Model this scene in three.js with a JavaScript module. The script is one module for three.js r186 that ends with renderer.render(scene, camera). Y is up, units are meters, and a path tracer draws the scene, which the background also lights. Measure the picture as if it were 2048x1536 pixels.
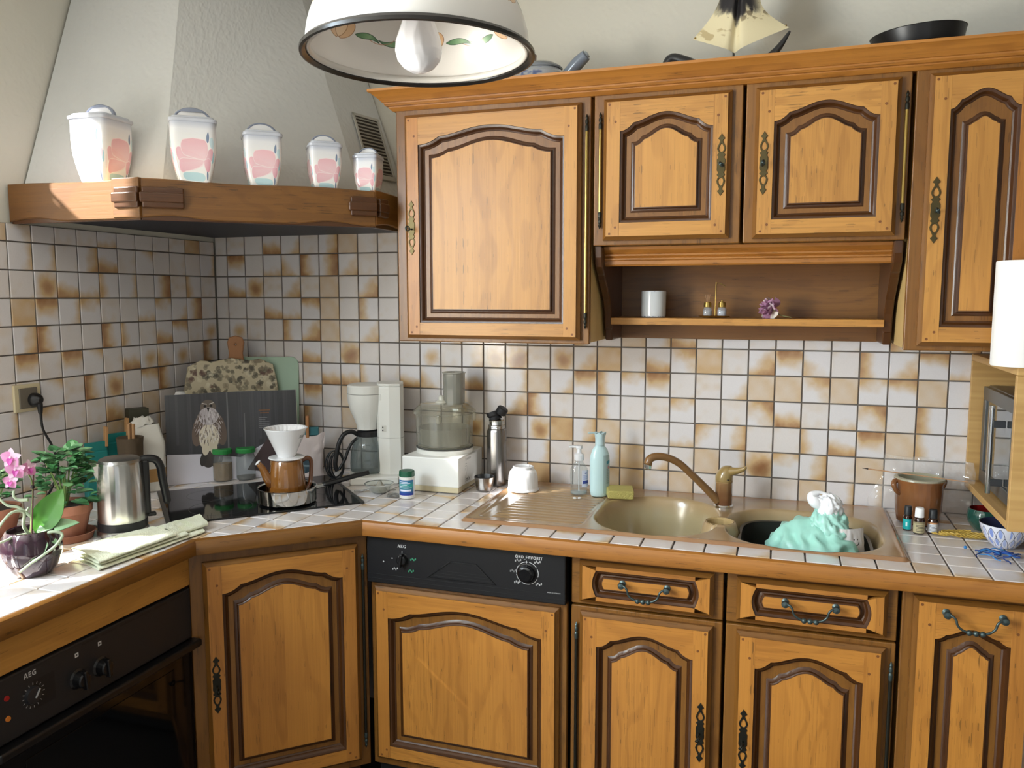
import * as THREE from 'three';
import { mergeGeometries, toCreasedNormals, mergeVertices } from 'three/addons/utils/BufferGeometryUtils.js';
import { RoundedBoxGeometry } from 'three/addons/geometries/RoundedBoxGeometry.js';
import { RectAreaLightUniformsLib } from 'three/addons/lights/RectAreaLightUniformsLib.js';

// ---------- camera, sky, sun, daylight at the windows, exposure ----------
const scene = new THREE.Scene();
const camera = new THREE.PerspectiveCamera(50.447, 4 / 3, 0.05, 60);
camera.rotation.order = 'YXZ';
camera.position.set(2.0411, 1.4982, 2.5952);
camera.rotation.set(-0.10739, 0.32057, -0.00048);
scene.background = new THREE.Color(0.80, 0.90, 1.0);
scene.backgroundIntensity = 1.0;
const renderer = new THREE.WebGLRenderer({ antialias: true });
renderer.toneMapping = THREE.LinearToneMapping;
renderer.toneMappingExposure = 0.8;
renderer.shadowMap.enabled = true;
RectAreaLightUniformsLib.init();
const sun = new THREE.DirectionalLight(new THREE.Color(1.0, 0.97, 0.94), 34);
const sunDir = new THREE.Vector3(1, -0.86, -0.8).normalize();
sun.target.position.set(0.4, 1.4, 0.9);
sun.position.copy(sun.target.position).addScaledVector(sunDir, -6);
sun.castShadow = true; sun.shadow.radius = 4; sun.shadow.mapSize.set(2048, 2048);
Object.assign(sun.shadow.camera, { left: -3, right: 3, top: 3, bottom: -3, near: 0.5, far: 14 });
sun.name = 'sunlight'; sun.target.name = 'sunlight_target';
scene.add(sun, sun.target);
function daylight(name, w, h, at, to, color, intensity) {
  const l = new THREE.RectAreaLight(color, intensity, w, h);
  l.position.set(...at); l.lookAt(...to); l.name = name; scene.add(l); return l;
}
daylight('window_skylight', 1.5, 0.7, [0.04, 1.98, 2.75], [1.04, 1.30, 3.0], new THREE.Color(0.72, 0.87, 1.0), 46);
daylight('window_ground_light', 1.5, 0.7, [0.04, 1.32, 2.75], [1.04, 1.90, 3.0], new THREE.Color(1.0, 0.96, 0.86), 42);
daylight('terrace_daylight', 1.5, 0.9, [2.3, 1.7, 4.13], [2.3, 1.7, 0], new THREE.Color(0.92, 0.95, 1.0), 0.1);

// ---------- helpers ----------
let seed = 7;
const rnd = () => { seed = (seed * 1664525 + 1013904223) >>> 0; return seed / 4294967296; };
const rr = (a, b) => a + (b - a) * rnd();
const V3 = (x, y, z) => new THREE.Vector3(x, y, z);
const lerp = (a, b, t) => a + (b - a) * t, clamp = (x, a = 0, b = 1) => Math.min(b, Math.max(a, x));
const smooth = (a, b, x) => { const t = clamp((x - a) / (b - a)); return t * t * (3 - 2 * t); };
const used = {};
const numbered = (n) => { const k = used[n] = (used[n] ?? -1) + 1; return k ? n + '_' + String(k).padStart(3, '0') : n; };
function tag(o, label, category, group, kind) {
  if (label) o.userData.label = label; if (category) o.userData.category = category;
  if (group) o.userData.group = group; if (kind) o.userData.kind = kind; return o;
}
function thing(name, label, category, at = [0, 0, 0], turn = 0, group) {
  const o = new THREE.Group(); o.name = numbered(name); scene.add(o);
  o.position.set(...at); o.rotation.y = turn; return tag(o, label, category, group);
}
function structure(name) { const o = new THREE.Group(); o.name = name; scene.add(o); o.userData.kind = 'structure'; return o; }
function part(parent, name, geo, mat, at, rot, label) {
  const m = new THREE.Mesh(Array.isArray(geo) ? merge(geo) : geo, mat); m.name = name; m.castShadow = m.receiveShadow = true;
  if (at) m.position.set(...at); if (rot) m.rotation.set(...rot); if (label) m.userData.label = label;
  parent.add(m); return m;
}
function sub(parent, name, at, rot) { const g = new THREE.Group(); g.name = name; parent.add(g); if (at) g.position.set(...at); if (rot) g.rotation.set(...rot); return g; }
function merge(list) {
  return mergeGeometries(list.map((g) => {
    g = g.index ? g.toNonIndexed() : g.clone();
    for (const k of Object.keys(g.attributes)) if (!['position', 'normal', 'uv'].includes(k)) g.deleteAttribute(k);
    if (!g.attributes.uv) g.setAttribute('uv', new THREE.BufferAttribute(new Float32Array(g.attributes.position.count * 2), 2));
    return g;
  }));
}
const mv = (g, x, y, z, rx = 0, ry = 0, rz = 0, s) => { if (s) g.scale(...s); if (rx) g.rotateX(rx); if (ry) g.rotateY(ry); if (rz) g.rotateZ(rz); return g.translate(x, y, z); };
const box = (w, h, d, x = 0, y = 0, z = 0, r = 0.002) => new RoundedBoxGeometry(w, h, d, 2, Math.min(r, w / 2.1, h / 2.1, d / 2.1)).translate(x, y, z);
const bx = (x0, x1, y0, y1, z0, z1, r = 0.0015) => box(x1 - x0, y1 - y0, z1 - z0, (x0 + x1) / 2, (y0 + y1) / 2, (z0 + z1) / 2, r);
const lathe = (p, seg = 40) => new THREE.LatheGeometry(p.map(([r, y]) => new THREE.Vector2(Math.max(r, 0.00001), y)), seg);
const creased = (g, a = 0.6) => toCreasedNormals(g, a);
function lathed(p, seg = 40, a = 0.55) { return creased(lathe(p, seg), a); }
const curve = (p) => new THREE.CatmullRomCurve3(p.map((a) => V3(...a)));
const tube = (p, r, n = 24, k = 8) => new THREE.TubeGeometry(curve(p), n, r, k, false);
function taper(p, r0, r1, n = 24, k = 8) {       // a capped tube whose radius changes along it; r may be a function
  const c = curve(p), f = c.computeFrenetFrames(n), P = [], uv = [], ix = [], rad = typeof r0 === 'function' ? r0 : (t) => lerp(r0, r1, t);
  for (let i = 0; i <= n; i++) for (let j = 0; j <= k; j++) {
    const t = i / n, o = c.getPointAt(t), a = j / k * Math.PI * 2, q = rad(t);
    o.addScaledVector(f.normals[i], Math.cos(a) * q).addScaledVector(f.binormals[i], Math.sin(a) * q); P.push(o.x, o.y, o.z); uv.push(j / k, t);
  }
  for (let i = 0; i < n; i++) for (let j = 0; j < k; j++) { const a = i * (k + 1) + j, b = a + k + 1; ix.push(a, b, a + 1, b, b + 1, a + 1); }
  for (const e of [0, n]) { const o = c.getPointAt(e / n), m = P.length / 3; P.push(o.x, o.y, o.z); uv.push(0.5, e / n); for (let j = 0; j < k; j++) { const a = e * (k + 1) + j; e ? ix.push(a, m, a + 1) : ix.push(a, a + 1, m); } }
  return geo(P, uv, ix);
}
function geo(P, uv, ix) {
  const g = new THREE.BufferGeometry(); g.setAttribute('position', new THREE.Float32BufferAttribute(P, 3)); g.setAttribute('uv', new THREE.Float32BufferAttribute(uv, 2));
  if (ix) g.setIndex(ix); g.computeVertexNormals(); return g;
}
function surface(fn, nu, nv) {                      // fn(u, v) -> [x, y, z]
  const P = [], uv = [], ix = [];
  for (let j = 0; j <= nv; j++) for (let i = 0; i <= nu; i++) { P.push(...fn(i / nu, j / nv)); uv.push(i / nu, j / nv); }
  for (let j = 0; j < nv; j++) for (let i = 0; i < nu; i++) { const a = j * (nu + 1) + i, b = a + nu + 1; ix.push(a, a + 1, b, b, a + 1, b + 1); }
  return geo(P, uv, ix);
}
function extrude(pts, depth, bevel = 0, holes = [], seg = 1) {
  const s = new THREE.Shape(pts.map((p) => new THREE.Vector2(...p)));
  for (const h of holes) s.holes.push(new THREE.Path(h.map((p) => new THREE.Vector2(...p))));
  return new THREE.ExtrudeGeometry(s, { depth: depth - 2 * bevel, bevelEnabled: bevel > 0, bevelThickness: bevel, bevelSize: bevel, bevelOffset: -bevel, bevelSegments: seg, curveSegments: 10 }).translate(0, 0, bevel);
}
const flat = (pts, z) => new THREE.ShapeGeometry(new THREE.Shape(pts.map((p) => new THREE.Vector2(...p)))).translate(0, 0, z);
// sweeps a profile of [inset, height] round a closed counter-clockwise outline in x, y; uv runs along the outline so that wood grain follows it
function miter(pts, closed) {
  const n = pts.length, out = [];
  for (let i = 0; i < n; i++) {
    const p = pts[i], a = pts[closed ? (i + n - 1) % n : Math.max(i - 1, 0)], b = pts[closed ? (i + 1) % n : Math.min(i + 1, n - 1)];
    let d1 = [p[0] - a[0], p[1] - a[1]], d2 = [b[0] - p[0], b[1] - p[1]];
    if (!closed && i === 0) d1 = d2; if (!closed && i === n - 1) d2 = d1;
    const l1 = Math.hypot(...d1), l2 = Math.hypot(...d2), n1 = [-d1[1] / l1, d1[0] / l1], n2 = [-d2[1] / l2, d2[0] / l2], k = Math.max(0.35, 1 + n1[0] * n2[0] + n1[1] * n2[1]);
    out.push([(n1[0] + n2[0]) / k, (n1[1] + n2[1]) / k]);
  }
  return out;
}
function loop(pts, prof) {
  const m = miter(pts, true), n = pts.length, P = [], uv = [];
  let s = 0;
  for (let i = 0; i < n; i++) {
    const j = (i + 1) % n, len = Math.hypot(pts[j][0] - pts[i][0], pts[j][1] - pts[i][1]);
    for (let k = 0; k + 1 < prof.length; k++) {
      const v = (a, q) => [pts[a][0] + m[a][0] * prof[q][0], pts[a][1] + m[a][1] * prof[q][0], prof[q][1]];
      const A = v(i, k), B = v(j, k), C = v(j, k + 1), D = v(i, k + 1), u0 = prof[k][0], u1 = prof[k + 1][0];
      P.push(...A, ...B, ...C, ...A, ...C, ...D); uv.push(u0, s, u0, s + len, u1, s + len, u0, s, u1, s + len, u1, s);
    }
    s += len;
  }
  const g = geo(P, uv); return creased(g, 0.45);
}
// sweeps a profile of [out, y] along an open path of [x, z]; out points to +z where the path runs towards +x
function strip(path, prof, closedProfile = true, only = -1) {
  const pr = closedProfile ? [...prof, prof[0]] : prof, m = miter(path, false), P = [], uv = [];
  let s = 0; const v = (a, q) => [path[a][0] + m[a][0] * pr[q][0], pr[q][1], path[a][1] + m[a][1] * pr[q][0]];
  for (let i = 0; i + 1 < path.length; i++) {
    const len = Math.hypot(path[i + 1][0] - path[i][0], path[i + 1][1] - path[i][1]); let w = 0; if (only >= 0 && i !== only) continue;
    for (let k = 0; k + 1 < pr.length; k++) {
      const dw = Math.hypot(pr[k + 1][0] - pr[k][0], pr[k + 1][1] - pr[k][1]), A = v(i, k), B = v(i + 1, k), C = v(i + 1, k + 1), D = v(i, k + 1);
      P.push(...A, ...C, ...B, ...A, ...D, ...C); uv.push(w, s, w + dw, s + len, w, s + len, w, s, w + dw, s, w + dw, s + len); w += dw;
    }
    s += len;
  }
  for (const e of only < 0 ? [0, path.length - 1] : [only, only + 1]) for (let k = 1; k + 1 < prof.length; k++) {
    const t = [v(e, 0), v(e, k), v(e, k + 1)]; if (e > Math.max(only, 0)) t.reverse();
    for (const q of t) P.push(...q); uv.push(0, 0, 0.01, 0, 0, 0.01);
  }
  return creased(geo(P, uv), 0.5);
}
const noise3 = (() => {                              // value noise, seeded
  const h = (x, y, z) => { let n = (x * 374761393 + y * 668265263 + z * 2147483647 + 1274126177) | 0; n = Math.imul(n ^ (n >>> 13), 1274126177); n ^= n >>> 16; return (n >>> 0) / 4294967296; };
  const f = (t) => t * t * (3 - 2 * t);
  return (x, y = 0, z = 0) => {
    const X = Math.floor(x), Y = Math.floor(y), Z = Math.floor(z), a = f(x - X), b = f(y - Y), c = f(z - Z);
    const l = (z0) => lerp(lerp(h(X, Y, z0), h(X + 1, Y, z0), a), lerp(h(X, Y + 1, z0), h(X + 1, Y + 1, z0), a), b);
    return lerp(l(Z), l(Z + 1), c);
  };
})();
const fbm = (x, y, z = 0, o = 4) => { let s = 0, a = 0.5, t = 0; for (let i = 0; i < o; i++) { s += a * noise3(x, y, z + i * 17); t += a; a /= 2; x *= 2.03; y *= 2.03; } return s / t; };
function dataTex(w, h, fn, srgb = true, wrap = THREE.RepeatWrapping) {
  const d = new Uint8Array(w * h * 4);
  for (let y = 0, i = 0; y < h; y++) for (let x = 0; x < w; x++, i += 4) { const c = fn(x / w, y / h, x, y); d[i] = clamp(c[0], 0, 255); d[i + 1] = clamp(c[1], 0, 255); d[i + 2] = clamp(c[2], 0, 255); d[i + 3] = 255; }
  const t = new THREE.DataTexture(d, w, h); t.wrapS = t.wrapT = wrap; t.magFilter = THREE.LinearFilter; t.minFilter = THREE.LinearMipmapLinearFilter; t.generateMipmaps = true;
  if (srgb) t.colorSpace = THREE.SRGBColorSpace; t.needsUpdate = true; return t;
}
function canvasTex(w, h, draw) {
  const c = document.createElement('canvas'); c.width = w; c.height = h; draw(c.getContext('2d'), w, h);
  const t = new THREE.CanvasTexture(c); t.colorSpace = THREE.SRGBColorSpace; t.needsUpdate = true; return t;
}
const mat = (color, roughness = 0.6, o = {}) => new THREE.MeshPhysicalMaterial({ color, roughness, ...o });
const mix3 = (a, b, t) => [lerp(a[0], b[0], t), lerp(a[1], b[1], t), lerp(a[2], b[2], t)];

// ---------- materials ----------
const strips = []; { let u = 0; while (u < 1) { strips.push([u, rr(-1, 1), rr(0, 50)]); u += rr(0.07, 0.13); } }
const oakTex = dataTex(1024, 1024, (u, v) => {
  let k = 0; while (k + 1 < strips.length && strips[k + 1][0] <= u) k++;
  const [u0, tone, off] = strips[k], x = u * 1.0, y = v;
  const warp = fbm(x * 5 + off, y * 1.6, off) - 0.5, ring = Math.sin((x * 42 + warp * 26 + 0.5 * fbm(x * 20, y * 3, 3)) * 2.1);
  const fine = noise3(x * 420, y * 9, off) - 0.5, pore = noise3(x * 620, y * 26, 9 + off) > 0.80 ? 1 : 0;
  const blot = fbm(x * 4, y * 4, 40) - 0.5;
  const band = smooth(0.2, 1, ring);
  let c = mix3([198, 142, 68], [158, 107, 47], clamp(0.30 + 0.28 * band + 0.40 * fine + 0.5 * blot - 0.16 * tone));
  const d = pore * (0.10 + 0.16 * band); c = c.map((q) => q * (1 - d)); return c;
}, true, THREE.MirroredRepeatWrapping);
const oakBump = dataTex(512, 512, (u, v) => { const q = 128 + 70 * (noise3(u * 300, v * 8, 5) - 0.5) - (noise3(u * 420, v * 16, 9) > 0.8 ? 60 : 0); return [q, q, q]; }, false, THREE.MirroredRepeatWrapping);
const oak = (tint, rough = 0.42) => new THREE.MeshPhysicalMaterial({ map: oakTex, color: tint, roughness: rough, bumpMap: oakBump, bumpScale: 0.0003, clearcoat: 0.25, clearcoatRoughness: 0.3 });
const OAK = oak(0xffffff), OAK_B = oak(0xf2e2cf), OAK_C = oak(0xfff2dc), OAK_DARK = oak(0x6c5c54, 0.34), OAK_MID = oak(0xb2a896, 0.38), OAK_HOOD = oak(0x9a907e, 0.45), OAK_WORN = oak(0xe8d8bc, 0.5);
const LIGHT_SIDE = mat(0xcfae72, 0.5);
const lightOakTex = dataTex(512, 512, (u, v) => { const f = noise3(u * 160, v * 6, 3), g = fbm(u * 14, v * 2, 8); return mix3([206, 168, 108], [172, 132, 76], clamp(0.55 * f + 0.5 * g - 0.1)); }, true, THREE.MirroredRepeatWrapping);
const LIGHT_OAK = new THREE.MeshPhysicalMaterial({ map: lightOakTex, roughness: 0.5 });
const plasterBump = dataTex(512, 512, (u, v) => { const q = 255 * (0.5 * noise3(u * 128, v * 128, 2) + 0.5 * smooth(0.35, 0.8, fbm(u * 64, v * 64, 9, 2))); return [q, q, q]; }, false);
const PLASTER = new THREE.MeshPhysicalMaterial({ color: 0xd4d6d6, roughness: 0.8, bumpMap: plasterBump, bumpScale: 0.0012 });
const ROOM = mat(0x77746e, 0.9);
const PLASTER_SMOOTH = new THREE.MeshPhysicalMaterial({ color: 0xdad7cc, roughness: 0.9, bumpMap: plasterBump, bumpScale: 0.0008 });
const GROUT = mat(0x6b645e, 0.9);
const IRON = mat(0x34332c, 0.42, { metalness: 0.75 }), BRONZE = mat(0x5d5236, 0.42, { metalness: 0.8 }), BRASS = mat(0xa98d4e, 0.32, { metalness: 0.9 }), GREY_IRON = mat(0x4c5a5a, 0.4, { metalness: 0.7 });
const STEEL = mat(0xb4b4b2, 0.26, { metalness: 1 }), CHROME = mat(0xd8d8d8, 0.1, { metalness: 1 });
const BLACK = mat(0x141416, 0.4), BLACK_GLOSS = mat(0x0b0c0f, 0.06), BLACK_MATT = mat(0x1a1a1d, 0.6);
const WHITE_PLASTIC = mat(0xe9e8e2, 0.35), WHITE_GLAZE = mat(0xeeeef0, 0.15, { clearcoat: 0.5 }), CREAM = mat(0xcfc3a2, 0.5);
const GLASS = mat(0xffffff, 0.03, { transmission: 1, thickness: 0, ior: 1.45 }), JAR_GLASS = mat(0xd7dcdc, 0.05, { transmission: 0.86, thickness: 0 });
const PEG_MAT = mat(0x7a4a22, 0.5), TERRACOTTA = mat(0x9a6650, 0.85), SOIL = mat(0x2c2119, 0.95);
function woodUV(g, grain = 'y', ou = rnd() * 4, ov = rnd() * 4) {
  g = g.index ? g.toNonIndexed() : g; g.clearGroups(); const p = g.attributes.position, n = g.attributes.normal, uv = new Float32Array(p.count * 2), c = ['x', 'y', 'z'].indexOf(grain);
  for (let i = 0; i < p.count; i++) {
    const q = [p.getX(i), p.getY(i), p.getZ(i)], m = [Math.abs(n.getX(i)), Math.abs(n.getY(i)), Math.abs(n.getZ(i))]; m[c] = Math.min(m[c], 0.3);
    const d = [0, 1, 2].filter((k) => k !== c); const k = m[d[0]] > m[d[1]] ? d[1] : d[0];
    uv[i * 2] = q[k] + ou; uv[i * 2 + 1] = q[c] + ov;
  }
  g.setAttribute('uv', new THREE.BufferAttribute(uv, 2)); return g;
}
const wood = (g, grain) => woodUV(Array.isArray(g) ? merge(g) : g, grain);
function metreUV(g, s = 1) { return woodUV(g, 'y', 0, 0); }
const print = (w, h, px, draw, rough = 0.5, o = {}) => new THREE.MeshPhysicalMaterial({ map: canvasTex(Math.round(px), Math.round(px * h / w), draw), roughness: rough, ...o });

// ---------- the tiles: one texture of many glazes, brown cloud at an edge, a corner or the middle ----------
const PITCH = 0.0788, ROW0 = 1.4925, CT = 0.872;
const codes = []; for (const d of 'TBLRCabdeW') for (const s of '123') codes.push(d + s); for (let i = 0; i < 6; i++) codes.push('P' + i);
const AT = 6, CELL = 128;
const tileTex = dataTex(CELL * AT, CELL * AT, (u, v) => {
  const cx = Math.floor(u * AT), cy = Math.floor(v * AT), k = cy * AT + cx, code = codes[k] ?? 'P0', s = +code[1], x = u * AT - cx, y = v * AT - cy;
  const n = (fbm(x * 3 + k * 7, y * 3 + k * 3, k, 3) - 0.5), cloud = fbm(x * 2 + 50 + k, y * 2, k + 9, 2) - 0.5;
  const f = { T: y, B: 1 - y, L: 1 - x, R: x, C: 1.02 - 1.0 * Math.hypot(x - 0.58, y - 0.40), a: (y + 1 - x) / 2, b: (y + x) / 2, d: (2 - y - x) / 2, e: (1 - y + x) / 2, W: 0.72, P: 0.12 }[code[0]];
  let t = code[0] === 'P' ? 0.04 + 0.35 * Math.max(0, cloud) : code[0] === 'W' ? 0.16 + 0.13 * s + 0.5 * cloud : smooth(0.66 - 0.16 * s, 1.08, f + 0.26 * n + 0.34 * cloud) * (0.34 + 0.22 * s);
  if ('TB'.includes(code[0]) && s === 3) t *= smooth(0.75, 0.25, Math.abs(x - 0.5 + 0.4 * n));
  t = clamp(t); const g = 1 - 0.02 * noise3(x * 60, y * 60, 1);
  return (t < 0.5 ? mix3([226, 222, 224], [206, 172, 128], t * 2) : mix3([206, 172, 128], [148, 100, 62], t * 2 - 1)).map((q) => q * g);
});
const TILE = new THREE.MeshPhysicalMaterial({ map: tileTex, roughness: 0.22, clearcoat: 0.3, clearcoatRoughness: 0.12 });
const tileCache = {};
// a bevelled tile in x, y facing +z, cut to the convex outline poly (coordinates inside the tile, 0..PITCH)
function tileGeo(poly, code) {
  const key = code + poly.map((p) => p.map((q) => q.toFixed(4))).join(); if (tileCache[key]) return tileCache[key];
  let k = codes.indexOf(code); if (k < 0) k = codes.indexOf('P0');
  const cx = k % AT, cy = Math.floor(k / AT), n = poly.length, m = miter(poly, true), P = [], uv = [], c = 0.0014, H = 0.0055;
  const U = (x, y) => [(cx + 0.03 + 0.94 * clamp(x / PITCH)) / AT, (cy + 0.03 + 0.94 * clamp(y / PITCH)) / AT];
  const R = [[0, 0], [0, H - c], [c, H]].map(([d, z]) => poly.map((p, i) => [p[0] + m[i][0] * d, p[1] + m[i][1] * d, z]));
  const tri = (...v) => { for (const q of v) { P.push(...q); uv.push(...U(q[0], q[1])); } };
  for (let r = 0; r < 2; r++) for (let i = 0; i < n; i++) { const j = (i + 1) % n; tri(R[r][i], R[r][j], R[r + 1][j]); tri(R[r][i], R[r + 1][j], R[r + 1][i]); }
  for (let i = 1; i + 1 < n; i++) tri(R[2][0], R[2][i], R[2][i + 1]);
  return tileCache[key] = geo(P, uv);
}
const G = 0.002, FULL = [[G, G], [PITCH - G, G], [PITCH - G, PITCH - G], [G, PITCH - G]];
function clip(poly, a, b, c) {                        // keeps a x + b y <= c
  const out = []; for (let i = 0; i < poly.length; i++) { const p = poly[i], q = poly[(i + 1) % poly.length], dp = a * p[0] + b * p[1] - c, dq = a * q[0] + b * q[1] - c; if (dp <= 0) out.push(p); if (dp * dq < 0) { const t = dp / (dp - dq); out.push([lerp(p[0], q[0], t), lerp(p[1], q[1], t)]); } } return out;
}
const area = (p) => Math.abs(p.reduce((s, a, i) => { const b = p[(i + 1) % p.length]; return s + a[0] * b[1] - b[0] * a[1]; }, 0)) / 2;
const pick = (c) => c === 'P' || !c ? 'P' + Math.floor(rnd() * 6) : c;
const anyCode = () => { const r = rnd(); return r < 0.55 ? 'P' : 'TBLRCabdeW'[Math.floor(rnd() * 10)] + (r < 0.85 ? '1' : '2'); };

// ---------- the setting ----------
const floor = structure('floor'); part(floor, 'slab', bx(-0.2, 3.5, -0.1, 0, -0.2, 4.4, 0), mat(0x3f3831, 0.5));
const ceiling = structure('ceiling'); part(ceiling, 'slab', bx(-0.2, 3.5, 2.5, 2.6, -0.2, 4.4, 0), mat(0xd6d4ce, 0.9));
const wallBack = structure('wall_back');
part(wallBack, 'plaster', metreUV(bx(0, 3.3, 0, 2.5, -0.2, -0.006, 0)), PLASTER_SMOOTH);
part(wallBack, 'grout', bx(0, 3.3, 0.86, 1.745, -0.006, -0.002, 0), GROUT);
const wallLeft = structure('wall_left');                                  // with the opening of window_1 over the worktop
for (const b of [[0, 0.95, -0.2, 4.4], [2.40, 2.5, -0.2, 4.4], [0.95, 2.40, -0.2, 0.985], [0.95, 2.40, 3.66, 4.4]]) part(wallLeft, 'plaster', metreUV(bx(-0.2, -0.006, b[0], b[1], b[2], b[3], 0)), PLASTER_SMOOTH);
part(wallLeft, 'grout', bx(-0.006, -0.002, 0.86, 1.7, 0, 0.985, 0), GROUT);
const wallRight = structure('wall_right'); part(wallRight, 'plaster', bx(3.3, 3.5, 0, 2.5, -0.2, 4.4, 0), ROOM);
const wallFront = structure('wall_front');                                // behind the camera, with the opening of window_2
for (const b of [[-0.2, 1.55, 0, 2.5], [3.05, 3.5, 0, 2.5], [1.55, 3.05, 0, 0.3], [1.55, 3.05, 2.2, 2.5]]) part(wallFront, 'plaster', bx(b[0], b[1], b[2], b[3], 4.2, 4.4, 0), ROOM);
function windowIn(name, w, h, at, turn, bars) {
  const g = structure(name); g.position.set(...at); g.rotation.y = turn; const W = mat(0xe6e3da, 0.4);
  for (const s of [-1, 1]) part(g, 'frame', bx(s * w / 2 - 0.03, s * w / 2 + 0.03, 0, h, -0.03, 0.03), W);
  for (const y of [0, h]) part(g, 'frame', bx(-w / 2, w / 2, y - 0.03, y + 0.03, -0.03, 0.03), W);
  const xs = [-w / 2, ...bars, w / 2]; for (const x of bars) part(g, 'mullion', bx(x - 0.03, x + 0.03, 0, h, -0.03, 0.03), W);
  for (let i = 0; i + 1 < xs.length; i++) part(g, 'pane', bx(xs[i], xs[i + 1], 0, h, -0.002, 0.002, 0), GLASS);
}
windowIn('window_1', 2.67, 1.45, [-0.16, 0.95, 2.32], Math.PI / 2, [-0.5, 0.45]);
windowIn('window_2', 1.5, 1.9, [2.3, 0.3, 4.3], 0, [0]);
const sill = structure('trim_1'); part(sill, 'windowsill', bx(-0.14, 0.02, 0.93, 0.952, 0.99, 3.65), mat(0xd8d4c8, 0.4));
const blind = thing('roller_blind', 'pale cream roller blind half lowered in the left window', 'blind', [-0.05, 2.37, 2.43]);
part(blind, 'fabric', bx(-0.001, 0.001, -0.93, 0, -1.2, 1.2, 0), mat(0xe9e4d6, 1, { transmission: 0.35, thickness: 0 }));
part(blind, 'roller', mv(lathed([[0, -1.2], [0.02, -1.2], [0.02, 1.2], [0, 1.2]], 20), 0, 0, 0, Math.PI / 2), WHITE_PLASTIC);
part(blind, 'hem_bar', box(0.012, 0.02, 2.4, 0, -0.93, 0), WHITE_PLASTIC);
const cafe = thing('cafe_curtain', 'white cotton half curtain on a rod in the left window', 'curtain', [-0.03, 0.955, 1.215]);
part(cafe, 'cloth', surface((u, v) => [0.010 * Math.sin(u * 60), v * 0.97, (u - 0.5) * 0.46], 60, 4), mat(0xe6e2d8, 1, { transmission: 0.3, thickness: 0 })); part(cafe, 'rod', mv(lathed([[0, -0.235], [0.006, -0.235], [0.006, 0.235], [0, 0.235]], 12), 0, 0.975, 0, Math.PI / 2), BRASS);

// wall tiles; the codes follow the photograph row by row
const BACK = {
  '-3': 'P P B3 e1 P R2 W1 P P', '-2': 'T3 P B1 d2 L3 R3 e2 P P', '-1': 'B2 C2 P e2 P W1 P e3 P', 0: 'P P B2 B1 T2 W1 P L2 P', 1: 'C1 P P L2 e3 W1 P e2 P',
  2: 'P B1 P P B2 P C3 P P P C1 P R2 C2 C3 P C2 e2 W2 P B2 b2 W2 P e3 T3 d1 P L2 e2 T2 B1',
  3: 'P P P P P B3 B3 L1 P B2 d2 P B3 P R1 W1 e1 T3 L2 T1 T3 P P e1 W1 W1 b2 W1 T1 T2 W1 R1',
  4: 'P P P P T3 P W1 P P P P P L1 P e3 L3 P P L2 P P T1 P P b3 B3 P B1 b3 P L2 R1',
  5: 'P P L2 P L2 P W1 P L2 P P P C2 P P C2 W3 R2 W1 P P B1 a2 R2 P P L1 B2 T3 W1 L1 P',
  6: 'P W1 P P P P P P P P P P W1 P P R1 P P R1 W2 e1 P W1 R1 C3 T1 R2 P W1 P P P',
  7: 'P P P P P P P P P P P P P P P W3 P P W2 W2 P W1 P P P P W1 R1 R1 P P P',
};
const LEFT = {
  '-3': 'P W3 P P P P B1 P P P b2', '-2': 'R1 P P P b1 P B2 R2 P R1 R1', '-1': 'P L1 P R3 P R1 L1 B1 B2 C2 P', 0: 'P R3 e1 T1 B1 P P T1 R1 T3 W2 L2',
  1: 'C1 P T2 B2 P L1 L3 P P L3 R2 P', 2: 'L3 P C1 d2 C1 B3 P b1 T3 P T3 P', 3: 'P R1 P L3 T2 P C2 L3 P b1 P P', 4: 'L1 P C1 P W1 P d3 P P T1 P R1',
};
for (let r = -4; r < 8; r++) {
  const y0 = ROW0 - (r + 1) * PITCH, row = (BACK[r] || '').split(' ');
  for (let c = -1; c < 33; c++) {
    const x0 = 0.0532 + c * PITCH; if (x0 > 0.95 && y0 > 1.40) continue;
    let p = FULL; if (c < 0) p = clip(p, -1, 0, -(PITCH - 0.0532 + 0.003)); if (y0 + PITCH > 1.745) p = clip(p, 0, 1, 1.743 - y0); if (x0 > 0.9 && y0 + PITCH > 1.40) p = clip(p, 0, 1, 1.405 - y0);
    if (y0 < CT) p = clip(p, 0, -1, -(CT - y0));
    if (p.length > 2 && area(p) > 2e-5) part(wallBack, 'tile', tileGeo(p, pick(c < 0 ? 'P' : row[c] || anyCode())), TILE, [x0, y0, -0.004], [rr(-0.004, 0.004), rr(-0.004, 0.004), 0]);
  }
  const lrow = (LEFT[r] || '').split(' ');
  for (let c = 0; c < 13; c++) {
    const z0 = 0.0057 + c * PITCH; let p = FULL;
    if (y0 + PITCH > 1.70) p = clip(p, 0, 1, 1.699 - y0); if (y0 < CT) p = clip(p, 0, -1, -(CT - y0)); if (z0 + PITCH > 0.985) p = clip(p, -1, 0, -(z0 + PITCH - 0.984));
    if (p.length > 2 && area(p) > 2e-5) part(wallLeft, 'tile', tileGeo(p, pick(lrow[c] || anyCode())), TILE, [-0.004, y0, z0 + PITCH], [0, Math.PI / 2, 0]);
  }
}

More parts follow.
